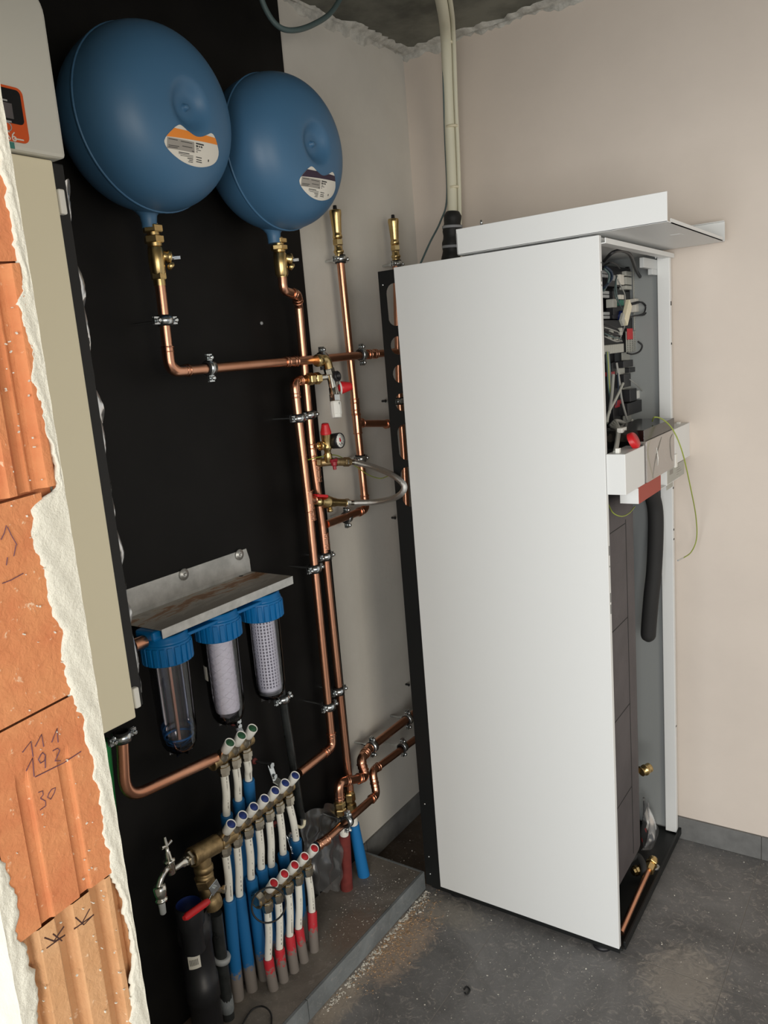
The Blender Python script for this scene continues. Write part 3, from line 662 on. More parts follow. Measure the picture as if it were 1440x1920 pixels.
clamp((0.15, -1.5496, 0.9321), UP, .0125, 'zinc pipe clamp under the corner of the cream unit')
clamp((0.07, -0.9859, 0.7638), UP, .012, 'zinc pipe clamp on the dark drain pipe below the mesh filter', rod=True)
clamp((0.06, -0.6151, 1.1886), YD, rA, 'zinc pipe clamp under the branch pipe at the foot of the riser', wallx=0)

# ---- thermostatic mixing valve
c = Vector((0.125, -0.7035, 1.6098)); o = thing('mixing_valve', 'nickel thermostatic mixing valve with red knob, black cap and white setting cap', 'valve', tuple(c))
top = Vector((0.125, -0.7248, 1.6587)); left = Vector((0.1, -0.7804, 1.6075)); low = Vector((0.135, -0.7166, 1.5622)); bot = Vector((0.14, -0.7234, 1.5129))
part('inlet_elbow', MB().tube(fillet([Vector((0.115, -0.7479, 1.6547)), top, Vector((0.125, -0.7173, 1.6295))], .015), .0125, 16).lathe(Vector((0.115, -0.7479, 1.6547)), (0, -1, 0), [(-.014, .0135), (-.008, .017), (-.002, .0155), (.006, .017), (.010, .013)], 18), 'brass', o)
part('union_nut', MB().hexn(Vector((0.125, -0.7193, 1.6325)), Vector((0.125, -0.7146, 1.6163)), .0150), 'nickel', o)
part('body', MB().cyl(Vector((0.125, -0.7139, 1.6206)), low, .0115, 18).lathe(Vector((0.13, -0.7114, 1.5853)), (low - c).normalized(), [(0, .010), (.01, .0135), (.035, .0125), (.045, .010)], 18).cyl(c, left, .0085, 14), 'nickel', o)
part('side_union', MB().hexn(left, left + Vector((.003, .018, 0)), .0165).hexn(left + Vector((.004, .022, 0)), left + Vector((.008, .040, 0)), .0165).cyl(left - Vector((0, .01, 0)), left + Vector((0, .05, 0)), .0125), 'brass', o)
cc = Vector((0.135, -0.7071, 1.608)); dcap = Vector((1, .08, .08)).normalized()
part('side_port_cap', MB().lathe(cc - dcap * .012, dcap, [(-.01, .010), (.006, .011), (.008, .0145), (.022, .0145), (.024, .013), (.024, .009), (.010, .008), (.010, 0)], 22), 'plastic_black', o)
rk = Vector((0.135, -0.7024, 1.5756)); dk = Vector((.62, .78, .06)).normalized()
part('red_knob', MB().lathe(rk, dk, [(.004, .006), (.010, .0165), (.014, .0175), (.018, .0165), (.034, .0125), (.040, .011), (.042, .009), (.042, 0)], 14), 'plastic_red', o, label='red relief knob')
part('knob_rim', MB().lathe(rk + dk * .007, dk, [(0, .010), (0, .0182), (.003, .0182), (.003, .010)], 20), 'plastic_white', o)
dd = (bot - low).normalized()
part('gland_nut', MB().hexn(low + dd * .002, low + dd * .022, .0165), 'nickel', o)
mb = MB().lathe(low + dd * .022, dd, [(0, .0155), (.004, .0165), (.034, .0165), (.036, .0150), (.044, .0148), (.045, .013), (.045, 0)], 12, False)
pc = part('setting_cap', mb, 'plastic_white', o, label='white plastic setting cap')
part('pointer_slot', MB().obox(low + dd * .022 + Vector((.0155, -.004, -.016)), (.0015, 0, 0), (0, .0009, 0), (0, 0, .014)), 'ink', pc)

# ---- safety group with pressure gauge
jt = Vector((0.11, -0.7395, 1.3758)); o = thing('safety_group', 'brass relief valve with red cap and round pressure gauge above the braided hose', 'valve', tuple(jt))
st_ = Vector((0.08, -0.75, 1.3742)); en = Vector((0.115, -0.6501, 1.3621))
part('filling_valve', MB().tube([st_, jt, en], .0115, 16).hexn(Vector((0.09, -0.7618, 1.3791)), Vector((0.1, -0.7577, 1.3785)), .0145).ring(jt + (en - jt) * .35, en - jt, .0115, .0015).hexn(en - (en - jt) * .3, en, .0135), 'brass_dull', o)
v1 = Vector((0.11, -0.7395, 1.3758)); v2 = Vector((0.12, -0.7518, 1.4577)); dv = (v2 - v1).normalized(); Lv = (v2 - v1).length
part('relief_body', MB().lathe(v1, dv, [(0, .010), (.012, .012), (.022, .0115), (.026, .009), (.034, .0095), (.038, .0135), (.046, .014), (.050, .0125), (.066, .0135), (Lv, .0150)], 20).lathe(v1 + dv * .05, (-.1, -1, 0), [(0, .008), (.018, .009), (.019, .0125), (.028, .0125), (.028, .009), (.02, .009)], 16), 'brass', o)
part('red_cap', MB().lathe(v2, dv, [(-.002, .0155), (.004, .0155), (.006, .0145), (.024, .0105), (.027, .0095), (.0275, 0)], 12, True), 'plastic_red', o, label='red faceted relief cap')
gd = Vector((1, .02, .06)).normalized(); gc = Vector((0.145, -0.7251, 1.4333))
gg = part('gauge_case', MB().lathe(gc - gd * .024, gd, [(0, .010), (.002, .0215), (.023, .0220), (.027, .0215), (.027, .0195), (.024, .0192), (.024, 0)], 30), 'plastic_black', o, label='black gauge case')
part('gauge_face', MB().lathe(gc + gd * .0005, gd, [(0, .0192), (.0006, .0192), (.0006, 0)], 28), 'plastic_white', gg)
gu = gd.cross(Vector((0, 0, 1))).normalized(); gw = gu.cross(gd).normalized()
F = gc + gd * .0014
mb = MB()
for kk in range(11):
    a = math.radians(225 - 27 * kk); d_ = gu * -math.cos(a) * -1 + gw * math.sin(a)
    d_ = gu * (math.cos(a)) + gw * math.sin(a)
    mb.obox(F + d_ * .0160, d_ * .0016, d_.cross(gd) * .0004, gd * .0001)
for tx in (-.3, .3, 0): mb.obox(F + gu * tx * .016 - gw * .009 - gw * .003 * (tx == 0), gu * .0022, gw * .0012, gd * .0001)
mb.obox(F + gu * (-.006) - gw * .007, (gu * -.7 - gw * .7) * .008, (gu * .7 - gw * .7) * .0005, gd * .0001)
part('gauge_print', mb, 'ink', gg)
part('gauge_hub', MB().lathe(F, gd, [(0, .0035), (.001, .0035), (.001, 0)], 12).obox(F + gw * .004 + gd * .0002, gu * .0022, gw * .0035, gd * .0004), 'plastic_red', gg)
part('drain_tap_handle', MB().lathe(Vector((0.125, -0.7347, 1.3751)), (.05, 0, -1), [(0, .009), (.010, .0085), (.011, .0055), (.022, .005), (.022, 0)], 8, False).obox(Vector((0.125, -0.7342, 1.378)), (.004, 0, 0), (0, .012, 0), (0, 0, .005)), 'plastic_darkred', o, .001)
# ---- lower filling valve
a = Vector((0.1, -0.8091, 1.2767)); b = Vector((0.12, -0.6819, 1.2478)); d = (b - a).normalized(); L = (b - a).length
o = thing('filling_valve', 'brass filling tap with red lever where the lower end of the braided hose joins', 'valve', tuple(a))
part('body', MB().lathe(a, d, [(0, .010), (.012, .0105), (.014, .014), (.022, .014), (.024, .0115), (.034, .0115), (.040, .0165), (.048, .0165), (.052, .019), (.056, .0165), (.064, .0165), (.070, .013), (.078, .0135), (.086, .011), (L, .0105)], 20), 'brass', o)
part('drain_nozzle', MB().lathe(a + d * .058, (0.05, 0, -1), [(0, .007), (.020, .0065), (.021, .0085), (.028, .0080), (.028, 0)], 12), 'brass', o)
part('red_lever', MB().obox(a + d * .022 + Vector((.006, 0, .0165)), d * .020, Vector((.009, 0, 0)), Vector((0, 0, .004))).cyl(a + d * .026, a + d * .026 + Vector((0, 0, .016)), .005), 'plastic_red', o, .0015, label='red lever')
# ---- braided hose
o = thing('braided_hose', 'braided stainless steel hose looping right between the two filling valves', 'hose', (0.12, -0.6567, 1.3632))
hp = spline([(0.115, -0.6296, 1.359), (0.18, -0.6248, 1.3431), (0.261, -0.645, 1.3229), (0.297, -0.65, 1.2943), (0.2699, -0.648, 1.2645), (0.19, -0.6323, 1.2436), (0.12, -0.654, 1.2423)], 10)
part('braid', MB().tube(hp, .0088, 14), 'steel_braid', o)
part('ferrule', MB().tube([Vector((0.115, -0.6602, 1.3637)), Vector((0.118, -0.6209, 1.3561))], .0085, 14).hexn(Vector((0.115, -0.6703, 1.3652)), Vector((0.115, -0.6552, 1.3629)), .0125), 'nickel', o)
part('ferrule', MB().tube([Vector((0.12, -0.6845, 1.2483)), Vector((0.12, -0.6411, 1.2398))], .0085, 14).hexn(Vector((0.12, -0.6945, 1.2503)), Vector((0.12, -0.6769, 1.2468)), .0125), 'nickel', o)
solo('earth_wire', MB().tube(spline([(0.12, -0.838, 1.3966), (0.115, -0.7858, 1.3961), (0.09, -0.6895, 1.388), (0.09, -0.6412, 1.37), (0.085, -0.5731, 1.3341), (0.085, -0.5219, 1.303), (0.085, -0.4613, 1.2812), (0.14, -0.4969, 1.2947)], 8), .0015, 8), 'wire_green', 'thin yellow-green earth wire curling behind the braided hose', 'wire')
# brass nuts at the foot of the two risers
for nm, a, b, r, lb in (('compression_fitting', (0.08, -0.7552, 0.3704), (0.08, -0.7514, 0.2861), .0175, 'brass compression fitting over the bright blue sleeve'), ('compression_fitting', (0.1, -0.8282, 0.3835), (0.1, -0.8259, 0.3301), .0175, 'brass compression fitting over the dark red sleeve')):
    a, b = Vector(a), Vector(b); d = (b - a).normalized(); L = (b - a).length
    o = thing(nm, lb, 'fitting', tuple(b), 'brass compression fittings')
    part('body', MB().cyl(a, b, .0135), 'brass', o); part('nut', MB().hexn(a + d * .006, a + d * L * .42, r), 'brass', o); part('nut', MB().hexn(a + d * L * .5, a + d * L * .92, r), 'brass', o)

# ================================================================== MANIFOLDS
DIR = Vector((.62, 0, .785)).normalized()
def manifold(name, label, d0, d1, n, capm, ends, pipe_r=.0085):
    d0, d1 = Vector(d0), Vector(d1); o = thing(name, label, 'manifold', tuple(d0 - DIR * .06))
    tops = []
    A = d0 - DIR * .062; B_ = d1 - DIR * .062; y = (B_ - A).normalized()
    part('bar', MB().tube([A - y * ends[0], B_ + y * ends[1]], .0150, 18).ring(A - y * ends[0], y, .0150, .003), 'brass_dull' , o)
    for i in range(n):
        D = d0.lerp(d1, i / (n - 1)); Bc = D - DIR * .062
        part('valve_boss', MB().lathe(Bc, DIR, [(.0, .0165), (.014, .0155), (.018, .0125), (.030, .0115)], 16), 'brass_nickel', o)
        cp = part('cap', MB().lathe(D - DIR * .036, DIR, [(0, .0100), (.001, .0112), (.018, .0122), (.034, .0130), (.036, .0124), (.0355, .0108), (.033, .0105), (.033, 0)], 18), 'plastic_white', o, label='white cap with %s disc' % capm)
        part('disc', MB().lathe(D - DIR * .0028, DIR, [(0, .0103), (.0012, .0103), (.0012, 0)], 18), 'cap_' + capm, cp)
        N0 = Bc + Vector((.004, 0, -.012)); part('outlet_nut', MB().lathe(N0, (0, 0, -1), [(0, .0135), (.006, .0135), (.007, .0168), (.020, .0168), (.021, .0145), (.030, .0140), (.031, .011)], 8, False), 'brass_nickel', o)
        tops.append(N0 - Vector((0, 0, .026)))
    return o, tops
mG, tG = manifold('manifold', 'brass manifold with three green-capped outlets', (0.165, -1.2771, 0.7939), (0.165, -1.1999, 0.7951), 3, 'green', (.03, .025))
mB, tB = manifold('manifold', 'brass manifold with seven blue-capped outlets', (0.175, -1.3139, 0.6065), (0.175, -1.0806, 0.6112), 7, 'blue', (.05, .02))
mR, tR = manifold('manifold', 'brass manifold with five red-capped outlets', (0.185, -1.2104, 0.3872), (0.185, -1.049, 0.3859), 5, 'red', (.03, .01))
part('end_cap', MB().hexn(tR[0] + Vector((-.004, -.035, .045)), tR[0] + Vector((-.004, -.014, .045)), .018), 'brass_nickel', mR)
ordi = ['first', 'second', 'third', 'fourth', 'fifth', 'sixth', 'seventh']
def tail(top, mid, base, slm, label, rw=.0096, rs=.0148, group=None):
    top, mid, base = Vector(top), Vector(mid), Vector(base)
    o = thing('sleeved_pipe', label, 'pipe', tuple(base), group)
    path = spline([top, top.lerp(mid, .5) + Vector((.002, .001, 0)), mid, mid + (base - mid) * .3], 6)
    part('white_pipe', MB().tube(path, rw, 14), 'pipe_white', o)
    bend = Vector((.004, -.006, 0))
    p2 = spline([mid, mid.lerp(base, .35) + bend * .5, mid.lerp(base, .7) + bend * .4, base - Vector((0, 0, .004))], 7)
    # corrugated sleeve
    pts = []; rr = []
    P = [Vector(p) for p in p2]; tot = sum((P[i + 1] - P[i]).length for i in range(len(P) - 1)); m = max(12, int(tot / .0028)); acc = 0; i = 0; s0 = 0
    seg = [(P[i + 1] - P[i]).length for i in range(len(P) - 1)]
    for q in range(m + 1):
        s = tot * q / m
        while i < len(seg) - 1 and s > s0 + seg[i]: s0 += seg[i]; i += 1
        pts.append(P[i].lerp(P[i + 1], min(1, (s - s0) / seg[i]))); rr.append(rs + (.0006 if q % 2 else -.0004))
    part('corrugated_sleeve', MB().tube(pts, rr, 14), slm, o)
    # printing along the white pipe
    rnd2 = random.Random(int(top.y * 1e4)); mb = MB(); dx = (mid - top)
    for q in range(10):
        c_ = top + dx * (.1 + .085 * q); 
        if rnd2.random() < .75: mb.obox(c_ + Vector((rw * .93 + .0012, -rw * .25, 0)), (.0006, 0, 0), (0, .0009, 0), dx.normalized() * rnd2.uniform(.002, .006))
    if mb.v: part('pipe_print', mb, 'ink_grey', o, stuff=True)
gm = [(0.11, -1.2679, 0.5866), (0.11, -1.2244, 0.6031), (0.11, -1.1829, 0.6352)]
gb = [(.036, -1.225, .062), (.036, -1.185, .062), (.036, -1.145, .062)]
for i in range(3): tail(tG[i], gm[i], gb[i], 'sleeve_blue', 'white pipe in blue sleeve, %s from the left under the green caps' % ordi[i], group='pipes under the green-capped manifold')
bmid = [(0.115, -1.2988, 0.3753), (0.115, -1.2651, 0.3646), (0.115, -1.2196, 0.3832), (0.115, -1.1811, 0.3876), (0.115, -1.1448, 0.371), (0.115, -1.0971, 0.3776), (0.115, -1.0429, 0.3864)]
bb = [(.077, -1.28, .062), (.088, -1.24, .062), (.09, -1.195, .062), (.09, -1.155, .062), (.09, -1.115, .062), (.09, -1.075, .062), (.09, -1.035, .062)]
for i in range(7): tail(tB[i], bmid[i], bb[i], 'sleeve_blue', 'white pipe in blue sleeve, %s from the left under the blue caps' % ordi[i], group='pipes under the blue-capped manifold', rs=.0152)
rm = [(0.14, -1.2193, 0.1587), (0.14, -1.176, 0.1566), (0.14, -1.1331, 0.1638), (0.14, -1.0971, 0.1608), (0.14, -1.0383, 0.1708)]
rb = [(.137, -1.211, .062), (.142, -1.176, .062), (.145, -1.137, .062), (.145, -1.096, .062), (.145, -1.052, .062)]
for i in range(5): tail(tR[i], rm[i], rb[i], 'sleeve_red', 'white pipe in red sleeve, %s from the left under the red caps' % ordi[i], group='pipes under the red-capped manifold', rs=.0132)
for a, mdl, b, mt, lb in (((0.1, -0.8205, 0.2955), (0.1, -0.8198, 0.2652), (.07, -.799, .062), 'sleeve_darkred', 'thick dark red sleeve with white tip rising from the step'), ((0.08, -0.7494, 0.2813), (0.08, -0.748, 0.2534), (.08, -.722, .062), 'sleeve_bright', 'thick bright blue sleeve with white tip rising from the step')):
    a = Vector(a); mdl = Vector(mdl); b = Vector(b); o = thing('pipe_sleeve', lb, 'pipe', tuple(b), 'thick sleeved pipes by the step corner')
    part('white_tip', MB().cyl(a, mdl + (b - mdl) * .1, .0135, 18), 'pipe_white', o); part('sleeve', MB().tube([mdl, mdl.lerp(b, .5), b - Vector((0, 0, .004))], [.0170, .0178, .0190], 22), mt, o)

# supply fitting at the left end of the blue manifold, tee and ball valve
P1 = Vector((0.135, -1.2866, 0.5487)); P2 = Vector((0.135, -1.4199, 0.5679)); P3 = Vector((0.135, -1.3786, 0.5603)); P4 = Vector((0.135, -1.3806, 0.488)); P5 = Vector((0.135, -1.3599, 0.3862))
o = thing('supply_tee', 'large dull brass tee at the left end of the blue-capped manifold', 'fitting', tuple(P4))
d = (P2 - P1).normalized()
part('tee_body', MB().tube([P3 - d * .045, P3 + d * .030], .0225, 22).tube([P3, P4.lerp(P3, .35)], .0195, 20).ring(P3 + d * .030, d, .020, .003).ring(P3 - d * .045, d, .020, .003), 'brass_dull', o)
part('reducer', MB().tube([P3 - d * .045, P1 + d * -.01], .0185, 20).ring(P3 - d * .055, d, .0185, .002), 'brass_dull', o)
part('lower_socket', MB().lathe(P3.lerp(P4, .45), P4 - P3, [(0, .020), (.003, .0225), (.014, .0225), (.016, .019), (.022, .019), (.022, .0215), (.030, .0215)], 20), 'brass_dull', o)
part('bushing', MB().hexn(P3 + d * .030, P3 + d * .044, .0175).cyl(P3 + d * .040, P3 + d * .052, .012), 'brass_nickel', o)
d = (P5 - P4).normalized(); L = (P5 - P4).length
o = thing('ball_valve', 'brass ball valve with long red lever handle below the supply tee', 'valve', tuple(P5))
part('body', MB().hexn(P4 - d * .012, P4 + d * .012, .0245).lathe(P4 + d * .010, d, [(0, .019), (.010, .0215), (.026, .0215), (.036, .018), (.040, .021), (.058, .0225), (.070, .0215)], 22), 'brass_dull', o)
stem = P4 + d * .030
part('stem', MB().cyl(stem, stem + Vector((.034, .02, 0)), .008, 12).hexn(stem + Vector((.030, .018, 0)), stem + Vector((.036, .021, 0)), .010), 'brass_nickel', o)
H0 = Vector((0.175, -1.3888, 0.4875)); H1 = Vector((0.175, -1.4122, 0.4673)); H2 = Vector((0.185, -1.4909, 0.4818))
part('handle_bracket', MB().obox(H0, (.0015, 0, 0), (0, .013, .004), (0, -.004, .013)).obox(H0.lerp(H1, .5), (.0015, 0, 0), (H1 - H0) * .55, (0, .006, .004)).hexn(H0, H0 + Vector((.007, 0, 0)), .0055), 'zinc', o, .001)
dh = (H2 - H1).normalized(); wh = dh.cross(Vector((1, 0, 0))).normalized()
part('red_handle', MB().tube([H1, H1 + dh * .01, H2 - dh * .008, H2], [.007, .0085, .0085, .005], 12), 'plastic_red', o, label='red plastic handle sleeve')
# chrome garden tap
a = Vector((0.135, -1.4251, 0.5657)); bdy = Vector((0.16, -1.4884, 0.5896)); o = thing('hose_tap', 'chrome water tap with T-handle and hose nozzle at the far left', 'tap', tuple(Vector((0.18, -1.5472, 0.5282))))
part('inlet', MB().tube([a, a.lerp(bdy, .3), a.lerp(bdy, .35), bdy], [.0105, .0105, .0075, .0075], 14).hexn(a, a.lerp(bdy, .18), .012), 'nickel', o)
part('body', MB().lathe(bdy - Vector((0, 0, .010)), (-.04, 0, 1), [(0, .006), (.004, .011), (.030, .0110), (.032, .0135), (.037, .0135), (.038, .008), (.055, .006), (.056, .0045), (.066, .0045)], 18), 'nickel', o)
ht = bdy + Vector((-.002, 0, .058))
part('handle', MB().tube([ht - Vector((.0, .014, -.004)), ht, ht + Vector((0, .014, .006))], [.0045, .003, .0045], 10).tube([ht, ht + Vector((-.002, 0, .022))], [.0045, .003], 8), 'nickel', o)
part('spout', MB().tube(spline([bdy, Vector((0.18, -1.5134, 0.6146)), Vector((0.185, -1.5318, 0.609)), Vector((0.185, -1.5433, 0.5924))], 6), .0065, 14), 'nickel', o)
s0 = Vector((0.185, -1.5412, 0.5961))
part('hose_union', MB().lathe(s0, (0.02, 0, -1), [(0, .009), (.002, .0135), (.010, .0140), (.024, .0135), (.026, .011), (.030, .0110), (.031, .0135), (.036, .0130), (.038, .009)], 18), 'nickel', o)
part('nozzle', MB().lathe(s0 + Vector((0, 0, -.038)), (0, 0, -1), [(0, .0075), (.028, .0068), (.030, .005), (.030, 0)], 14), 'plastic_grey', o)

# drain stack
o = thing('drain_stack', 'thick black plastic drain pipe with blue-lined open funnel and barcode sticker', 'pipe', (.10, -1.44, .062))
fx, fy = .112, -1.412
part('stack_pipe', MB().lathe((fx, fy, .045), UP, [(0, .0365), (.14, .0365), (.142, .0395), (.20, .0395), (.202, .0365), (.30, .0365), (.302, .0395), (.345, .0395), (.347, .035), (.375, .035)], 32), 'plastic_black', o)
part('side_branch', MB().tube([(fx, fy, .25), (fx - .01, fy + .030, .36), (fx - .02, fy + .034, .40)], .026, 20), 'plastic_black', o)
fc = Vector((0.13, -1.4321, 0.4592))
part('funnel', MB().lathe(fc, (0, 0, -1), [(0, .0285), (0, .031), (.004, .032), (.05, .031), (.06, .026), (.12, .025)], 28, True, False), 'plastic_black', o)
part('funnel_lining', MB().lathe(fc, (0, 0, -1), [(.001, .0285), (.03, .027), (.036, 0)], 28, True, False), 'cap_blue', o, label='blue funnel lining')
sx = .0455
def onpipe(a, z, r=.0402): return (fx + r * math.cos(a), fy + r * math.sin(a), z)
mb = MB(); mb.grid(lambda u, v: onpipe(-1.35 + .8 * u, .292 + .034 * v + .006 * u, .0371), 10, 2)
stk_ = part('barcode_sticker', mb, 'paper', o, label='small white barcode sticker')
mb = MB()
for q in range(9): mb.grid(lambda u, v, q=q: onpipe(-1.25 + .065 * q + .03 * u, .302 + .016 * v + .0005 * q, .0375), 1, 1)
part('bars', mb, 'ink', stk_, stuff=True)
a0 = Vector((0.12, -1.3491, 0.3733)); a1 = Vector((0.11, -1.3381, 0.0399)); a1.z = .06; a1 = Vector((.10, a1.y, .06))
o = thing('service_pipe', 'glossy black service pipe standing between drain stack and blue sleeves', 'pipe', tuple(a1))
part('pipe', MB().tube([a0, a0.lerp(a1, .5), a1], .0150, 18), 'dark_pipe', o)
cc = a0.lerp(a1, .42); part('grey_clamp', MB().lathe(cc - Vector((0, 0, .006)), (0.15, .1, 1), [(0, .0155), (0, .0205), (.010, .0215), (.014, .020), (.014, .0155)], 22), 'plastic_grey', o, label='grey clip ring')
part('mortar_collar', MB().lathe(a0.lerp(a1, .86) - Vector((0, 0, .02)), UP, [(0, .0150), (.004, .0165), (.02, .017), (.045, .0162), (.05, .0150)], 14), 'step_tile', o)
# drain pipe below the mesh filter
o = thing('filter_drain_pipe', 'dark grey filter drain pipe running down from the mesh filter', 'pipe', (0.07, -0.972, 0.3792))
part('pipe', MB().tube(fillet([(0.07, -0.991, 0.8275), (0.07, -0.9857, 0.7513), (0.06, -0.9622, 0.5278), (0.05, -0.9428, 0.3516)], .03), .0115, 16), 'dark_pipe', o)
part('white_spout', MB().tube(spline([(0.08, -0.9963, 0.3894), (0.09, -0.9903, 0.3856), (0.09, -0.9784, 0.387), (0.09, -0.9741, 0.3994)], 6), .0045, 10), 'plastic_cream', o, label='small cream hook-shaped spout')
# loose clamps hanging from the wall behind the manifolds
def hanger(rod0, p0, p1, p2, label):
    rod0, p0, p1, p2 = map(Vector, (rod0, p0, p1, p2)); o = thing('manifold_bracket', label, 'bracket', tuple(p0), 'zinc manifold brackets on rods')
    part('rod', MB().cyl(rod0, p0, .0040, 10), 'zinc', o); part('rod_plug', MB().lathe(rod0, (1, 0, 0), [(0, .009), (.004, .008), (.004, 0)], 12), 'sleeve_darkred', o)
    part('strap', MB().obox(p0.lerp(p1, .5), (p1 - p0) * .55, (.002, 0, 0), (p1 - p0).cross(Vector((1, 0, 0))).normalized() * .009).obox(p1.lerp(p2, .5), (p2 - p1) * .5, (.002, .002, 0), (p2 - p1).cross(Vector((1, 0, 0))).normalized() * .008), 'zinc', o, .001)
    part('nut', MB().hexn(p0 - Vector((.004, 0, 0)), p0 + Vector((.009, 0, 0)), .009), 'zinc', o); q = p0.lerp(p1, .75); part('nut', MB().hexn(q, q + Vector((.008, 0, 0)), .0075), 'zinc', o)
hanger((0.012, -1.0617, 0.6033), (0.07, -1.063, 0.6067), (0.085, -1.0667, 0.5687), (0.1, -1.0617, 0.5589), 'zinc strap bracket on a plugged rod above the blue-capped manifold')
hanger((0.012, -1.0139, 0.3866), (0.09, -1.0457, 0.3951), (0.11, -1.0526, 0.3585), (0.125, -1.0452, 0.3473), 'zinc strap bracket behind the last blue-sleeved pipes')
hanger((0.012, -1.1205, 0.7421), (0.06, -1.1513, 0.7701), (0.08, -1.1671, 0.7638), (0.09, -1.1697, 0.7525), 'zinc strap bracket just below the string-wound filter bowl')
solo('rubber_ring', MB().ring((0.2, -1.2517, 0.3574), (.72, -.62, .25), .0415, .0024, 40, 8), 'rubber_black', 'thin black rubber ring hanging on the end of the red-capped manifold', 'ring')
solo('cable_loop', MB().tube(spline([(0.1529, -1.3474, 0.068), (0.1392, -1.299, 0.066), (0.1525, -1.2794, 0.07), (0.1756, -1.2767, 0.072), (0.196, -1.2844, 0.066), (0.2267, -1.3207, 0.065)], 8), .0022, 8), 'rubber_black', 'thin black cable loop lying on the step at the bottom edge', 'cable')
# green corrugated hose under the cream unit
pts = [Vector((0.12, -1.5745, 0.9289)).lerp(Vector((0.12, -1.5841, 0.8)), i / 60) for i in range(61)]
he = Vector((0.12, -1.6004, 0.5621)); pts += [pts[-1].lerp(he, i / 90) for i in range(1, 91)] + [he.lerp(Vector((.12, he.y + .01, .058)), i / 150) for i in range(1, 151)]
solo('corrugated_hose', MB().tube(pts, [.014 + (.001 if i % 2 else 0) for i in range(len(pts))], 16), 'hose_green', 'green corrugated hose hanging below the cream unit beside the bricks', 'hose')
# plastic bag on the step
mb = MB(); rnd = random.Random(5)
ctl = [[(0.05, -0.9537, 0.3882), (0.05, -0.8586, 0.3693), (0.06, -0.7591, 0.3298)], [(0.08, -0.9867, 0.3324), (0.1, -0.9267, 0.3365), (0.09, -0.8214, 0.272)], [(0.09, -0.9902, 0.2371), (0.125, -0.9576, 0.2617), (0.1, -0.848, 0.185)], [(0.07, -0.9562, 0.143), (0.12, -0.9534, 0.1689), (0.09, -0.8531, 0.0992)]]
def bagf(u, v):
    def row(r): a, b, c = [Vector(p) for p in ctl[r]]; return a * (1 - v) ** 2 + b * 2 * v * (1 - v) + c * v * v
    q = u * 3; i = min(int(q), 2); p = row(i).lerp(row(i + 1), q - i)
    return p + Vector((.006 * math.sin(v * 17 + u * 5) + .004 * math.sin(u * 23 - v * 11), 0, .003 * math.sin(v * 21)))
mb.grid(bagf, 26, 26)
solo('plastic_bag', mb, 'bag', 'crumpled clear plastic bag behind the red-sleeved pipes', 'bag')

# ================================================================== WATER FILTER SET
o = thing('filter_bracket', 'galvanised steel shelf bracket with rust stains above the three filters', 'bracket', (.08, -1.2, 1.119))
zf = 1.119; yl = (Vector((0.158, -1.4224, 1.128))).y; yr = (Vector((0.158, -0.9932, 1.1294))).y
part('back_plate', MB().prism([(.0125, -1.50, 1.128), (.0125, yr, 1.128), (.0125, yr, Vector((0.014, -1.0029, 1.1534)).z), (.0125, yr - .008, Vector((0.014, -1.01, 1.1843)).z), (.0125, -1.50, Vector((0.014, -1.01, 1.1843)).z)], (.0022, 0, 0)), 'galvanised', o, .0006)
part('shelf', MB().box(.0125, .158, yl, yr, 1.117, 1.1195).box(.0125, .05, -1.50, yl, 1.117, 1.1195), 'plate_rusty', o, label='rust-stained shelf plate')
part('front_lip', MB().box(.1575, .160, yl, yr, 1.099, 1.120), 'galvanised', o, .0006)
part('upstand', MB().box(.0125, .0145, yl, yr, 1.1195, 1.14), 'galvanised', o)
for px in ((0.016, -1.2206, 1.174), (0.016, -1.0295, 1.1749)):
    p = Vector(px); part('screw', MB().lathe(p, XD, [(0, .0145), (.0015, .0145), (.002, .0085), (.004, .008), (.004, .003), (.003, .0028), (.003, 0)], 18), 'galvanised', o)
part('bolt_hole', MB().lathe((.115, Vector((-2.4913, 0.8081, 0.1195)).y, 1.1197), UP, [(0, .006), (.0002, .006), (.0002, 0)], 14), 'ink', o)
part('bolt_hole', MB().lathe((.105, Vector((-2.7577, 1.6837, 0.1195)).y, 1.1197) if False else Vector((0.0208, -1.0376, 1.1197)), UP, [(0, .006), (.0002, .006), (.0002, 0)], 14), 'ink', o)
fx_ = .118
fy_ = [-1.383, -1.228, -1.078]
o = thing('filter_housing', 'bright blue triple filter head hanging under the steel shelf', 'filter', (fx_, fy_[1], 1.03))
mb = MB().box(fx_ - .030, fx_ + .030, fy_[0] - .055, fy_[2] + .045, 1.094, 1.1165)
part('head_block', mb, 'plastic_blue', o, .006)
part('flange', MB().box(fx_ - .022, fx_ + .040, fy_[0], fy_[2], 1.081, 1.089), 'plastic_blue', o, .003)
for i in range(3):
    c = Vector((fx_, fy_[i], 1.095))
    part('head_disc', MB().lathe(c + Vector((0, 0, .002)), (0, 0, -1), [(0, .046), (.004, .050), (.010, .050), (.012, .0525), (.016, .0525)], 36), 'plastic_blue', o)
    mb = MB().lathe(c - Vector((0, 0, .013)), (0, 0, -1), [(0, .050), (.003, .0545), (.046, .0535), (.050, .051), (.050, .046)], 44)
    for q in range(22):
        a = 2 * math.pi * q / 22; u = Vector((math.cos(a), math.sin(a), 0)); w = Vector((-math.sin(a), math.cos(a), 0))
        mb.obox(c - Vector((0, 0, .040)) + u * .0545, u * .002, w * .0055, Vector((0, 0, .020)))
    part('collar', mb, 'plastic_blue', o, .001)
yy = Vector((0.11, -0.9724, 1.0687)); part('side_port', MB().lathe((fx_ - .01, fy_[2] + .045, 1.098), YD, [(0, .014), (.012, .014), (.013, .017), (.022, .017), (.024, .013), (.030, .013)], 18), 'brass_dull', o)
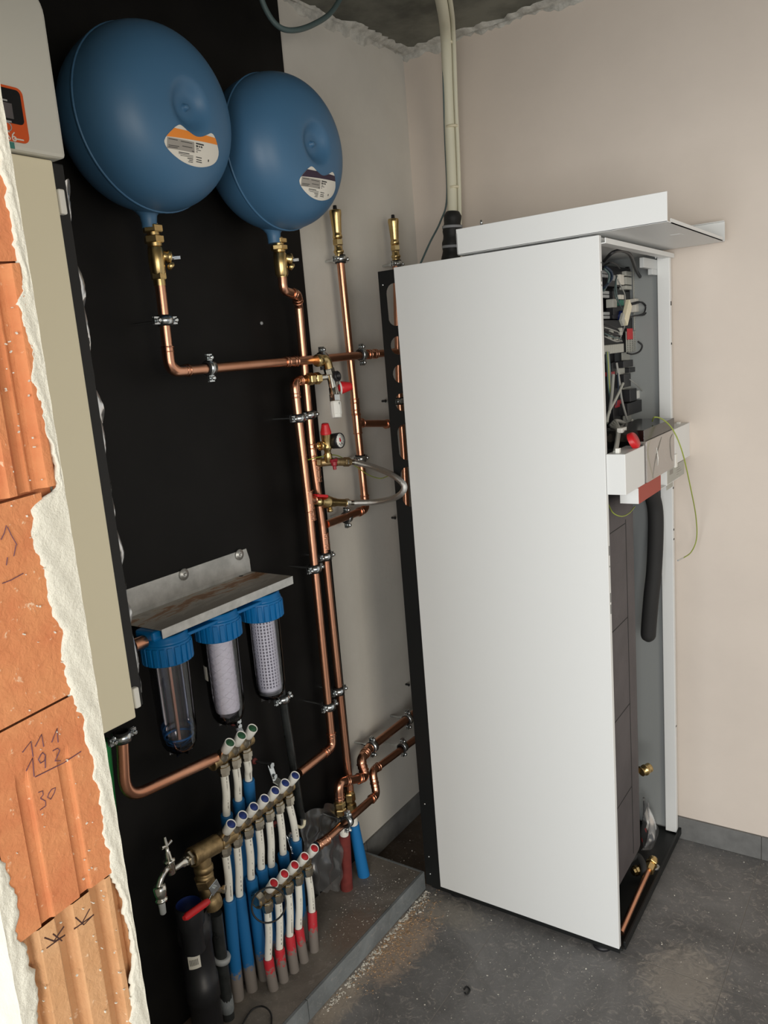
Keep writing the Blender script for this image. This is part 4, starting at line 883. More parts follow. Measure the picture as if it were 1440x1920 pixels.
part('side_port', MB().lathe((fx_, fy_[0] - .055, 1.094), (0, -1, 0), [(0, .014), (.03, .014)], 18), 'copper', o)
kinds = [('clear filter bowl, empty with a thin centre rod, leftmost under the blue head', None), ('clear filter bowl holding a string-wound white cartridge', 'wound'), ('clear filter bowl holding a white square-mesh cartridge', 'mesh')]
for i, (lb, kd) in enumerate(kinds):
    c = Vector((fx_, fy_[i], 1.048)); o = thing('filter_bowl', lb, 'filter', (c.x, c.y, .81), 'clear filter bowls'); H = .232
    part('bowl', MB().lathe(c, (0, 0, -1), [(0, .0445), (H - .045, .0415), (H - .022, .0385), (H - .008, .032), (H, .022), (H + .003, 0)], 40, True, False).lathe(c, (0, 0, -1), [(0, .041), (H - .045, .038), (H - .024, .0345), (H - .013, .028), (H - .006, .0)], 40, True, False), 'clear_bowl', o)
    mb = MB()
    for q in range(6):
        a = math.pi / 3 * q; mb.obox(c + Vector((.018 * math.cos(a), .018 * math.sin(a), -H - .001)), (.008 * math.cos(a), .008 * math.sin(a), 0), (-.0015 * math.sin(a), .0015 * math.cos(a), 0), (0, 0, .004))
    part('bottom_ribs', mb, 'clear_bowl', o)
    if kd is None:
        part('centre_rod', MB().cyl(c, c - Vector((0, 0, H - .02)), .0042, 12), 'copper', o, label='thin copper-coloured centre rod')
        part('blue_ring', MB().ring(c - Vector((0, 0, H - .035)), UP, .031, .0025, 32, 6), 'plastic_blue', o)
    elif kd == 'wound':
        rr = []; pts = []; n = 56
        for q in range(n + 1): pts.append(c - Vector((0, 0, .206 * q / n - .004))); rr.append(.0285 + .0008 * math.sin(q * 1.9) + .0005 * math.sin(q * 4.1))
        cart = part('cartridge', MB().tube(pts, rr, 28), 'cartridge', o, label='string-wound white cartridge')
        mb = MB()
        for s_ in (1, -1):
            for ph in range(7):
                pt = [c + Vector((.0292 * math.cos(s_ * t * .42 + ph * .9), .0292 * math.sin(s_ * t * .42 + ph * .9), -.195 * t / 24)) for t in range(25)]
                mb.tube(pt, .0008, 4, False)
        part('winding', mb, 'cartridge', cart, stuff=True)
        part('maker_tag', MB().grid(lambda u, v: (c.x + .0445 * math.cos(-2.2 + .5 * u), c.y + .0445 * math.sin(-2.2 + .5 * u), .970 - .035 * v), 6, 1), 'paper', o)
    else:
        cart = part('cartridge', MB().cyl(c, c - Vector((0, 0, .205)), .0275, 32), 'mesh_dark', o, label='white square-mesh cartridge')
        mb = MB()
        for q in range(22):
            a = 2 * math.pi * q / 22; u = Vector((math.cos(a), math.sin(a), 0)); w = Vector((-math.sin(a), math.cos(a), 0))
            mb.obox(c + u * .0285 - Vector((0, 0, .1)), u * .0012, w * .0017, (0, 0, .1))
        for q in range(24): mb.lathe(c - Vector((0, 0, .002 + .0085 * q)), (0, 0, -1), [(0, .028), (0, .0298), (.0028, .0298), (.0028, .028)], 30, True, False)
        mb.lathe(c - Vector((0, 0, .197)), (0, 0, -1), [(0, .0285), (0, .0305), (.010, .0305), (.010, 0)], 30)
        part('mesh_grid', mb, 'mesh_white', cart, stuff=True)
        part('lower_cap', MB().lathe(c - Vector((0, 0, .205)), (0, 0, -1), [(0, .030), (.012, .030), (.014, 0)], 28), 'plastic_grey', o)

# ================================================================== CREAM WALL UNIT (far left)
XF = .30
eb = Vector((0.3, -1.6156, 1.0333)); et = Vector((0.3, -1.6182, 2.003)); ge = Vector((0.3, -1.5986, 2.0034)); zb_ = eb.z; zs_ = et.z; yE = (eb.y + et.y) / 2
o = thing('wall_unit', 'tall cream-fronted wall unit with grey top cover behind the brick wall', 'boiler', (.15, -1.74, zb_))
part('back_body', MB().box(.02, .272, -1.86, yE + .018, zb_ + .035, 2.24), 'plastic_black', o, .002, label='black body shell')
part('front_panel', MB().box(.274, XF, -1.885, yE, zb_, zs_), 'cream_panel', o, .003, label='cream front panel')
part('side_rail', MB().box(.262, .288, yE, yE + .028, zb_ + .012, zs_), 'rubber_black', o, .002)
# grey top cover with rounded shoulder
prof = []
yr_ = ge.y
for q in range(9):
    a = math.pi / 2 * q / 8; prof.append((XF + .012, yr_ - .045 + .045 * math.sin(a), 2.262 - .045 + .045 * math.cos(a)))
poly = [(XF + .012, -1.885, zs_ + .002), (XF + .012, -1.885, 2.262)] + prof + [(XF + .012, yr_, zs_ + .002)]
part('top_cover', MB().prism(poly, (-.20, 0, 0)), 'cover_grey', o, .006, label='warm grey top cover with rounded corner')
for px in ((123, 382), (262, 1298)):
    z = (Vector((0.285, -1.5935, 1.941)) if px[0] == 123 else Vector((0.285, -1.5901, 1.0675))).z
    part('latch', MB().box(.284, .298, yE + .004, yE + .0165, z - .020, z + .020), 'plastic_white', o, .003)
X2 = XF + .0125
q0 = Vector((0.3125, -1.6649, 2.0164)); q1 = Vector((0.3125, -1.6654, 2.0977)); q2 = Vector((0.3125, -1.6971, 2.0947)); q3 = Vector((0.3125, -1.6635, 2.0882))
def rr_poly(y0, y1, z0, z1, r, x):
    out = []
    for cy_, cz_, a0_ in ((y1 - r, z1 - r, 0), (y0 + r, z1 - r, 90), (y0 + r, z0 + r, 180), (y1 - r, z0 + r, 270)):
        for k_ in range(6):
            a = math.radians(a0_ + 18 * k_); out.append((x, cy_ + r * math.cos(a), cz_ + r * math.sin(a)))
    return out
yR = (q0.y + q3.y) / 2 + .0015; zB = q0.z; zT = q3.z + .008
dp = part('control_panel', MB().prism(rr_poly(-1.862, yR, zB, zT, .010, X2), (.002, 0, 0)), 'orange_red', o, label='black display with orange-red frame')
part('display', MB().prism(rr_poly(-1.856, yR - .005, zB + .026, zT - .004, .007, X2 + .002), (.0008, 0, 0)), 'display_black', dp)
xx = X2 + .0031
def flat(xp, y, z): return lambda u, v: (xp, y + u, z + v)
mb = text('S6', .020, flat(X2 + .0024, Vector((0.3145, -1.7031, 2.0166)).y, Vector((0.3145, -1.7031, 2.0166)).z)); c_ = Vector((0.3149, -1.6791, 2.0205)); mb.box(X2 + .0021, X2 + .0026, c_.y - .010, c_.y + .006, c_.z - .001, c_.z + .001)
part('red_print_text', mb, 'paper', dp)
mb = MB()
for c_, w_ in ((Vector((0.3155, -1.6961, 2.0441)), .011), (Vector((0.3155, -1.6967, 2.074)), .009)): mb.box(xx - .0002, xx + .0002, c_.y - w_, c_.y + w_ * .6, c_.z - .0012, c_.z + .0012)
pc = Vector((0.3145, -1.6969, 2.0366)); mb.ring(pc + Vector((.0003, 0, 0)), XD, .0062, .0009, 18, 6); part('screen_print', mb, 'plastic_grey', dp)
p = Vector((0.3145, -1.6968, 2.0607)); part('screen', MB().box(xx - .0004, xx + .0003, p.y - .012, p.y + .012, p.z - .012, p.z + .010), 'foam_dark', dp)
p = Vector((0.3125, -1.6971, 2.0051)); part('teal_tag', MB().box(X2, X2 + .0015, p.y - .015, p.y + .0075, zs_ + .003, p.z + .010), 'teal', o)
# torn protective film hanging off the side of the unit
rnd = random.Random(9)
def filmf(u, v):
    z = zb_ + .03 + (zs_ - .02 - zb_ - .03) * u; w = .012 + .009 * math.sin(u * 14) ** 2 + .004 * math.sin(u * 47)
    return (.282 - .02 * v + .006 * math.sin(u * 60 + v * 4), yE + .027 + w * v + .003 * math.sin(u * 33 + 7 * v), z + .004 * math.sin(v * 9))
part('protective_film', MB().grid(filmf, 90, 8), 'film', o, label='crinkled clear protective film')

# ================================================================== HEAT PUMP CABINET
XB, XF2, YN, ZT = .299, .8563, -.6237, 1.88
hp_ = thing('heat_pump', 'tall white floor-standing heat pump with its front open, showing wiring and dark tank', 'heat pump', (.56, -.32, 0))
part('side_panel', MB().prism([(XB, YN, .030), (XF2, YN, .030), (XF2, YN + .016, .030), (XF2 - .014, YN + .016, .030), (XF2 - .014, YN + .0025, .030), (XB, YN + .0025, .030)], (0, 0, ZT - .030)), 'white_metal', hp_, .0012, label='large plain white side panel')
holes = [oval(.2925, (1.729 + 1.841) / 2, .0250, .056)] + [oval(.2925, z, .0245, .0246) for z in (1.677, 1.601, 1.524)] + [oval(.2925, 1.413, .0250, .050), oval(.2925, 1.287, .0250, .057)]
fr = plate([(.2458, .020), (.345, .020), (.345, ZT - .004), (.2458, ZT - .004)], holes, lambda u, v, w: (u, YN + .0032 + w, v), .002)
part('rear_frame', fr, 'black_metal', hp_, label='black perforated rear frame upright')
part('rear_frame_return', MB().box(.2458, .2475, YN + .005, YN + .012, .02, ZT - .004), 'black_metal', hp_)
for z in (1.84, .30, .12, .06): part('frame_screw', MB().lathe((.262 if z < 1 else .258, YN + .0032, z), (0, -1, 0), [(0, .003), (.0012, .0025), (.0012, 0)], 10), 'zinc', hp_)
part('back_panel', MB().box(.346, .349, YN + .006, -.02, .04, ZT - .004), 'grey_metal', hp_)
part('far_panel', MB().box(.349, .828, -.018, -.0155, .04, ZT), 'white_metal_shaded', hp_, label='white inner face of far side panel, shade painted in')
part('far_flange', MB().box(.824, XF2 + .003, -.034, -.0155, .035, ZT - .004), 'white_metal', hp_, .0015)
part('top_panel', MB().box(XB, .842, YN + .003, -.0155, ZT - .003, ZT), 'white_metal', hp_, .001)
# Z-shaped top rail
part('top_rail', MB().prism([(.842, YN + .016, ZT), (.842, YN + .016, ZT - .018), (XF2 + .010, YN + .016, ZT - .018), (XF2 + .010, YN + .016, ZT - .006), (XF2 + .008, YN + .016, ZT - .006), (XF2 + .008, YN + .016, ZT - .016), (.844, YN + .016, ZT - .016), (.844, YN + .016, ZT)], (0, .600, 0)), 'white_metal', hp_)
part('upper_cross_rail', MB().box(.812, .824, -.165, -.018, ZT - .046, ZT - .019).box(.812, .824, -.085, -.018, ZT - .062, ZT - .046).box(.700, .703, YN + .02, -.10, 1.825, 1.842), 'grey_metal', hp_, .001)
part('rail_screw', MB().lathe((0.826, -0.0555, 1.8684), XD, [(0, .006), (.002, .005), (.002, 0)], 14), 'zinc', hp_)
for y in (YN + .010,):
    mb = MB()
    for z in (1.79, 1.14, 1.02, .99): mb.box(XF2 - .0002, XF2 + .0004, y - .002, y + .002, z - .012, z + .012)
    for z in (1.82, 1.77, 1.10): mb.box(XF2 - .0002, XF2 + .0004, y - .0015, y + .0015, z - .002, z + .002)
    part('panel_slots', mb, 'ink', hp_)
mb = MB()
for z, h in ((1.735, .006), (1.19, .003), (1.06, .003), (1.03, .0025), (.41, .002), (1.62, .003)): mb.box(XF2 + .0028, XF2 + .0034, -.028, -.018, z - h, z + h)
part('flange_slots', mb, 'ink', hp_)
# base tray
part('base_tray', MB().box(.262, XF2 + .008, YN + .004, -.006, .024, .030).box(XF2 + .005, XF2 + .012, YN + .020, -.004, .018, .042).box(.262, XF2, YN + .006, YN + .010, .012, .034), 'black_metal', hp_, .0012, label='black base tray')
for x, y in ((.80, -.595), (.34, -.585), (.80, -.06), (.34, -.06)):
    part('foot', MB().lathe((x, y, 0), UP, [(0, .026), (.004, .028), (.011, .026), (.014, .009), (.026, .009)], 24), 'plastic_black', hp_)
# dark insulated tank
def rbox(x0, x1, y0, y1, z0, z1, r):
    poly = []
    for cx_, cy_, a0_ in ((x1 - r, y1 - r, 0), (x0 + .01, y1 - .01, 90), (x0 + .01, y0 + .01, 180), (x1 - .03, y0 + .03, 270)):
        rr_ = r if a0_ == 0 else (.01 if a0_ in (90, 180) else .03)
        for k_ in range(7):
            a = math.radians(a0_ + 15 * k_); poly.append((cx_ + rr_ * math.cos(a), cy_ + rr_ * math.sin(a)))
    n = len(poly); mb = MB(); cx_, cy_ = (x0 + x1) / 2, (y0 + y1) / 2; H = z1 - z0; lv = [(0, .93), (.02, 1), (H - .05, 1), (H - .02, .97), (H - .005, .90), (H, .8)]
    vs = []
    for t, s_ in lv: vs += [(cx_ + (p[0] - cx_) * s_, cy_ + (p[1] - cy_) * s_, z0 + t) for p in poly]
    fs = [(i * n + k_, i * n + (k_ + 1) % n, (i + 1) * n + (k_ + 1) % n, (i + 1) * n + k_) for i in range(len(lv) - 1) for k_ in range(n)]
    mb.add(vs, fs, True); mb.add(vs[-n:], [tuple(range(n))]); return mb
tk = part('insulated_tank', rbox(.40, .815, -.600, -.198, .10, 1.235, .10), 'foam_dark', hp_, label='dark grey foam-insulated tank')
mb = MB().box(.8145, .8158, -.352, -.349, .14, 1.16)
for z in (.36, .62, .88, 1.15): mb.obox((.8152, -.45, z), (.0006, 0, 0), (0, .10, .0), (0, 0, .0012))
part('foam_seams', mb, 'foam_black', tk)
p = Vector((0.8, -0.2534, 1.0743)); part('tank_label', MB().obox((.800, -.268, p.z), (.0065, -.010, 0), (.0004, .0006, 0), (0, 0, .032)), 'plastic_grey', tk)
part('refrigerant_hose', MB().tube(spline([(.78, -.10, 1.35), (.805, -.10, 1.22), Vector((0.815, -0.0589, 1.1208)), Vector((0.818, -0.0908, 0.9612)), Vector((0.81, -0.1025, 0.862)), Vector((0.8, -0.1025, 0.7539)), Vector((0.8, -0.1047, 0.718))], 8), [.023] * 42 + [.0228, .0222, .021, .0195, .017, .013, .006], 20), 'foam_black', hp_, label='thick black foam-sleeved hose')
p = Vector((0.8, -0.1871, 0.3278)); part('brass_port', MB().tube([p + Vector((-.12, .01, 0)), p + Vector((-.01, -.01, 0))], .011, 12).lathe(p - Vector((0, .02, 0)), (.45, .85, .1), [(0, .014), (.012, .014), (.013, .017), (.020, .017), (.022, .013), (.030, .015), (.036, .015), (.036, 0)], 16), 'brass', hp_)
# front lower: brass connector, copper line, ring
a = Vector((0.8436, -0.2886, 0.06)); b = Vector((0.848, -0.5634, 0.05)); d = (b - a).normalized()
part('copper_line', MB().tube([a, a.lerp(b, .5) + Vector((0, 0, .002)), b + d * .02], .0085, 14), 'copper_fitting', hp_, label='bare copper line')
part('service_valve', MB().hexn(a - d * .014, a + d * .016, .016).lathe(a - d * .05, d, [(0, .010), (.006, .015), (.022, .015), (.026, .011), (.036, .012)], 16).hexn(a - d * .028, a - d * .018, .018), 'brass', hp_)
e = Vector((0.8022, -0.3021, 0.055)); part('brass_connector', MB().lathe(e - Vector((.0, .02, 0)), (.55, .8, 0), [(0, .012), (.008, .012), (.009, .016), (.018, .016), (.020, .011), (.026, .011), (.027, .014), (.034, .014), (.034, 0)], 8, False), 'brass', hp_)
part('black_hose_stub', MB().tube(spline([(0.7835, -0.3137, 0.08), (0.8048, -0.2814, 0.085), (0.8301, -0.3028, 0.07), (0.8328, -0.3191, 0.045)], 6), .010, 12), 'foam_black', hp_)
part('plastic_grommet', MB().ring(Vector((0.8465, -0.2369, 0.032)), UP, .0095, .0045, 22, 8), 'plastic_white', hp_)
# bag of papers inside the cabinet
ctl2 = [[(0.76, -0.0661, 0.155), (0.8, -0.1603, 0.2072), (0.78, -0.0362, 0.0853)], [(0.78, -0.1379, 0.1138), (0.82, -0.1759, 0.147), (0.8, -0.0111, 0.0074)], [(0.78, -0.1421, 0.0494), (0.83, -0.1971, 0.0971), (0.81, 0.0016, -0.0412)], [(0.78, -0.1734, 0.0203), (0.82, -0.1831, 0.0293), (0.81, 0.027, -0.0727)]]
def bag2(u, v):
    def row(r): a, b, c = [Vector(p) for p in ctl2[r]]; return a * (1 - v) ** 2 + b * 2 * v * (1 - v) + c * v * v
    q = u * 3; i = min(int(q), 2); p = row(i).lerp(row(i + 1), q - i); return p + Vector((.006 * math.sin(v * 17 + u * 9), 0, .004 * math.sin(v * 14 + u * 20)))
og = solo('document_bag', MB().grid(bag2, 22, 22), 'bag', 'clear plastic bag with folded papers at the foot of the open cabinet', 'bag', solid=.0)
ROOT[og.name] = Vector(og.location)
mb = MB()
for (a, b) in (((0.78, -0.0952, 0.1281), (0.785, -0.0575, 0.0301)), ((0.78, -0.0864, 0.0748), (0.785, 0.0278, -0.0564))):
    a, b = Vector(a), Vector(b); mb.obox(a.lerp(b, .5), (b - a) * .5, (.002, 0, 0), (b - a).cross(Vector((1, 0, 0))).normalized() * .014)
part('folded_paper', mb, 'paper', og, stuff=True)
part('red_leaflet', MB().obox((0.775, -0.1074, 0.0427), (.002, 0, 0), (0, .02, .006), (0, -.004, .012)), 'plastic_red', og)

# ---- electronics column
XE = .755
def pxbox(c, hy, hz, d=.02, x=None):
    c = Vector(c); x = c.x if x is None else x; return MB().box(x - d, x, c.y - hy, c.y + hy, c.z - hz, c.z + hz)
eb_ = part('electrics_plate', MB().box(.700, .715, -.61, -.10, 1.28, 1.83), 'plastic_black', hp_, label='black electrics mounting plate')
def comp(name, box4, mat, x=.755, d=.02, label=None, bevel=.001):
    """box4 = two opposite corners (points on one x plane)"""
    a, b = Vector(box4[0]), Vector(box4[1]); y0, y1 = sorted((a.y, b.y)); z0, z1 = sorted((a.z, b.z))
    return part(name, MB().box(x - d, x, y0, y1, z0, z1), mat, hp_, bevel, label)
comp('control_module', [(0.75, -0.2436, 1.8459), (0.75, -0.0368, 1.7903)], 'plastic_black', .748)
comp('relay', [(0.76, -0.1167, 1.8344), (0.76, -0.0623, 1.8216)], 'plastic_palegrey', .760)
comp('relay', [(0.76, -0.1179, 1.8182), (0.76, -0.0641, 1.7975)], 'plastic_palegrey', .760)
comp('relay', [(0.76, -0.1197, 1.7945), (0.76, -0.0651, 1.7839)], 'plastic_palegrey', .760)
comp('terminal_label', [(0.76, -0.1659, 1.8237), (0.76, -0.1294, 1.7957)], 'paper', .758)
comp('relay', [(0.76, -0.2267, 1.8199), (0.76, -0.2003, 1.8052)], 'plastic_grey', .756)
comp('control_module', [(0.75, -0.1946, 1.7791), (0.75, -0.0423, 1.7134)], 'plastic_black', .746)
comp('green_terminal', [(0.76, -0.1665, 1.7538), (0.76, -0.1338, 1.7379)], 'led_green', .757)
comp('terminal_label', [(0.76, -0.1654, 1.7684), (0.76, -0.1275, 1.7558)], 'paper', .756)
comp('relay', [(0.76, -0.2273, 1.7558), (0.76, -0.192, 1.7331)], 'plastic_palegrey', .756)
comp('relay', [(0.76, -0.1127, 1.7545), (0.76, -0.0734, 1.7399)], 'plastic_palegrey', .756)
comp('terminal_label', [(0.76, -0.041, 1.7585), (0.76, -0.0011, 1.7202)], 'paper', .764)
part('capacitor', MB().lathe((0.74, -0.1359, 1.7115), XD, [(0, .014), (.018, .014), (.020, .012), (.020, 0)], 22), 'cap_dark_blue', hp_)
comp('control_module', [(0.75, -0.2782, 1.6996), (0.75, -0.0902, 1.6217)], 'plastic_black', .744)
for yb in (483, 549, 588):
    for dy in (0, 8):
        a = (0.75, -0.2836, 1.8398); 
z_l = [Vector((0.75, -0.2542, 1.8257)).z, Vector((0.75, -0.2588, 1.772)).z, Vector((0.75, -0.2596, 1.7621)).z, Vector((0.75, -0.2634, 1.7166)).z, Vector((0.75, -0.2643, 1.7066)).z, Vector((0.75, -0.255, 1.8159)).z]
yl_ = Vector((0.75, -0.272, 1.7718)).y
for z in z_l: part('clip', MB().box(.745, .755, yl_ - .03, yl_ + .018, z - .004, z + .004), 'plastic_grey', hp_, .001)
# slotted cable ducts
def duct(p0, p1, rows, cols):
    a, b = Vector(p0), Vector(p1); y0, y1 = sorted((a.y, b.y)); z0, z1 = sorted((a.z, b.z)); x = .752
    holes = [[(y0 + (y1 - y0) * (c + .28) / cols, z0 + (z1 - z0) * (r + .25) / rows), (y0 + (y1 - y0) * (c + .86) / cols, z0 + (z1 - z0) * (r + .25) / rows), (y0 + (y1 - y0) * (c + .86) / cols, z0 + (z1 - z0) * (r + .72) / rows), (y0 + (y1 - y0) * (c + .28) / cols, z0 + (z1 - z0) * (r + .72) / rows)] for r in range(rows) for c in range(cols)]
    o = part('cable_duct', plate([(y0, z0), (y1, z0), (y1, z1), (y0, z1)], holes, lambda u, v, w: (x + w, u, v), .002), 'plastic_palegrey', hp_, label='grey slotted cable duct')
    part('duct_base', MB().box(x - .022, x - .012, y0, y1, z0, z1), 'plastic_black', o)
duct((0.752, -0.0285, 1.8527), (0.752, 0.0391, 1.6685), 30, 3)
duct((0.752, -0.1086, 1.6649), (0.752, 0.0073, 1.6055), 11, 5)
comp('red_sticker', [(0.757, -0.1091, 1.6736), (0.757, -0.055, 1.6418)], 'plastic_red', .757, .001)
comp('control_module', [(0.75, -0.1939, 1.7312), (0.75, -0.0327, 1.7026)], 'plastic_black', .744)
comp('control_module', [(0.75, -0.1042, 1.7044), (0.75, -0.0295, 1.673)], 'plastic_black', .748)
comp('duct_cover', [(0.75, 0.0231, 1.737), (0.75, 0.07, 1.694)], 'plastic_palegrey', .735, .004)
# terminal rail
ta = Vector((0.76, -0.3244, 1.609)); tb = Vector((0.76, -0.1575, 1.6202)); y0, y1 = ta.y, tb.y
mb = MB()
for q in range(9): mb.box(.742, .762, y0 + (y1 - y0) * q / 9, y0 + (y1 - y0) * (q + .86) / 9, tb.z - .012, tb.z + .012)
part('terminal_strip', mb, 'plastic_palegrey', hp_, .0008)
comp('mounting_strip', [(0.735, -0.0889, 1.6057), (0.735, 0.027, 1.3812)], 'plastic_palegrey', .735, .004)
comp('breaker', [(0.76, -0.1749, 1.5834), (0.76, -0.0861, 1.5636)], 'plastic_black', .765, .03)
comp('breaker', [(0.76, -0.1221, 1.5609), (0.76, -0.0665, 1.5468)], 'plastic_black', .765, .03)
comp('breaker', [(0.76, -0.173, 1.5456), (0.76, -0.1108, 1.5076)], 'plastic_black', .765, .03)
comp('breaker', [(0.76, -0.1218, 1.4976), (0.76, -0.0565, 1.4623)], 'plastic_black', .765, .03)
comp('breaker', [(0.76, -0.1548, 1.4601), (0.76, -0.0157, 1.4246)], 'plastic_black', .768, .03)
comp('contactor', [(0.745, -0.2047, 1.5813), (0.745, -0.1422, 1.3922)], 'plastic_black', .742, .03)
comp('switch_block', [(0.76, -0.0493, 1.4888), (0.76, 0.026, 1.4649)], 'plastic_white', .762, .012)
comp('relay', [(0.76, -0.1715, 1.5651), (0.76, -0.1235, 1.5425)], 'plastic_palegrey', .752)
comp('red_block', [(0.74, -0.1935, 1.472), (0.74, -0.1416, 1.4518)], 'plastic_darkred', .745)
comp('red_block', [(0.74, -0.2334, 1.5564), (0.74, -0.1923, 1.5449)], 'plastic_darkred', .745)
# cables
def cable(pts, r, mat, name='cable'): return part(name, MB().tube(spline(pts, 8), r, 8), mat, hp_)
cable([(0.8, -0.4231, 1.84), (0.83, -0.4513, 1.8548), (0.835, -0.3869, 1.8631), (0.83, -0.3048, 1.8568), (0.8, -0.1595, 1.8319), (0.78, -0.0519, 1.8181)], .0045, 'wire_black')
cable([(0.77, -0.33, 1.8392), (0.8, -0.3736, 1.8399), (0.79, -0.2954, 1.8396), (0.76, -0.1742, 1.8392)], .0022, 'wire_black')
cable([(0.77, -0.3261, 1.8353), (0.775, -0.2947, 1.8224), (0.77, -0.281, 1.8042), (0.77, -0.3393, 1.7805)], .004, 'wire_blue')
cable([(0.77, -0.3351, 1.8295), (0.775, -0.3127, 1.8162), (0.77, -0.308, 1.795), (0.77, -0.3441, 1.7736)], .003, 'wire_slate')
cable([(0.765, -0.2149, 1.8169), (0.77, -0.2412, 1.797), (0.77, -0.2308, 1.7547), (0.77, -0.1771, 1.7175)], .0016, 'wire_slate')
cable([(0.765, -0.2111, 1.8071), (0.77, -0.1911, 1.7842), (0.77, -0.164, 1.763), (0.77, -0.1716, 1.7263)], .0016, 'wire_grey')
cable([(0.765, -0.2294, 1.8079), (0.77, -0.2528, 1.7657), (0.77, -0.2136, 1.7377), (0.77, -0.1724, 1.7161)], .0013, 'wire_slate')
cable([(0.775, -0.1627, 1.7361), (0.78, -0.109, 1.7405), (0.785, -0.0528, 1.745), (0.785, -0.0051, 1.7286), (0.785, -0.0336, 1.71), (0.78, -0.1113, 1.7076), (0.775, -0.1556, 1.6994), (0.775, -0.2052, 1.6851)], .0022, 'wire_black')
cable([(0.775, -0.1277, 1.7423), (0.78, -0.062, 1.747), (0.785, -0.0211, 1.7346), (0.785, -0.0387, 1.7146), (0.78, -0.0856, 1.7076)], .0022, 'wire_black')
for q in range(5):
    cable([Vector((0.765, -0.3325, 1.6874)) + Vector((0, 0, -.008 * q)), Vector((0.775, -0.2976, 1.6805)) + Vector((.002 * q, 0, -.010 * q)), Vector((0.77, -0.2284, 1.6684)) + Vector((0, .004 * q, -.007 * q)), Vector((0.765, -0.2008, 1.639)) + Vector((0, .004 * q, 0))], .0018, ('wire_black', 'wire_grey', 'wire_black', 'wire_slate', 'wire_grey')[q])
cable([(0.765, -0.1538, 1.6854), (0.77, -0.2007, 1.6606), (0.765, -0.215, 1.6394)], .0022, 'wire_grey')
cable([(0.775, -0.0685, 1.6345), (0.785, -0.061, 1.6212), (0.78, -0.0716, 1.6049), (0.77, -0.1063, 1.5993), (0.765, -0.1402, 1.6041)], .0026, 'wire_black')
for q in range(4):
    cable([Vector((0.765, -0.3214, 1.6142)) + Vector((0, .006 * q, 0)), Vector((0.77, -0.3348, 1.5293)) + Vector((.002, .008 * q, 0)), Vector((0.77, -0.3176, 1.4703)) + Vector((0, .002 * q, 0)), Vector((0.775, -0.363, 1.4243))], .0022, ('wire_slate', 'wire_green', 'wire_grey', 'wire_slate')[q])
cable([(0.78, -0.3144, 1.5531), (0.78, -0.3321, 1.5), (0.785, -0.3732, 1.4537)], .0045, 'wire_grey'); cable([(0.78, -0.2335, 1.5231), (0.785, -0.3078, 1.4906), (0.785, -0.3728, 1.4579), (0.785, -0.3924, 1.4316)], .0040, 'plastic_palegrey')
cable([(0.77, -0.2539, 1.5821), (0.775, -0.2462, 1.5227), (0.775, -0.2308, 1.477), (0.78, -0.2027, 1.4168)], .0032, 'wire_grey')
cable([(0.775, -0.2625, 1.5531), (0.78, -0.2769, 1.5101), (0.775, -0.2832, 1.4669)], .0016, 'wire_blue'); cable([(0.765, -0.1256, 1.5285), (0.775, -0.098, 1.5122), (0.77, -0.0183, 1.4859)], .0014, 'wire_grey')
cable([(0.765, 0.0088, 1.4661), (0.77, 0.0286, 1.4298), (0.77, 0.0375, 1.3875)], .0009, 'wire_grey')
plug = part('plug_connector', MB().obox((0.79, -0.2176, 1.7155), (.006, 0, 0), (0, .022, .026), (0, -.011, .010)), 'plastic_cream', hp_, .002, label='cream plug connector')
part('plug_latch', MB().obox((0.79, -0.2567, 1.6971), (.004, 0, 0), (0, .010, .010), (0, -.009, .008)), 'plastic_palegrey', plug, .001)
for q, px in enumerate(((0.77, -0.2924, 1.6667), (0.77, -0.3024, 1.6528), (0.77, -0.2141, 1.6711), (0.77, -0.2149, 1.6609), (0.77, -0.2532, 1.6473))): part('plug', MB().obox(px, (.004, 0, 0), (0, .009, 0), (0, 0, .005)), 'plastic_palegrey', hp_, .001)
# bundle of white cables with tie
for q in range(4):
    cable([Vector((0.8, -0.404, 1.4213)) + Vector((0, .012 * q, .004 * q)), Vector((0.83, -0.4491, 1.4177)) + Vector((0, .006 * q, 0)), Vector((0.85, -0.5169, 1.4001)) + Vector((0, .005 * q, 0)), Vector((0.87, -0.5967, 1.3806)) + Vector((0, .005 * q, 0))], .0038, 'plastic_palegrey')
part('cable_tie', MB().obox((0.845, -0.4573, 1.4184), (.007, 0, 0), (0, .018, 0), (0, 0, .006)), 'plastic_white', hp_, .001)
cable([(0.78, -0.3524, 1.4158), (0.79, -0.3373, 1.4283), (0.79, -0.2828, 1.4193), (0.79, -0.2362, 1.4021)], .006, 'wire_grey')
cable([(0.8, -0.2973, 1.4002), (0.8, -0.2489, 1.4079), (0.795, -0.2071, 1.4169)], .004, 'plastic_palegrey')
cable([(0.79, -0.4232, 1.3957), (0.8, -0.4304, 1.4132), (0.8, -0.3881, 1.4024), (0.8, -0.377, 1.3754)], .007, 'wire_black')
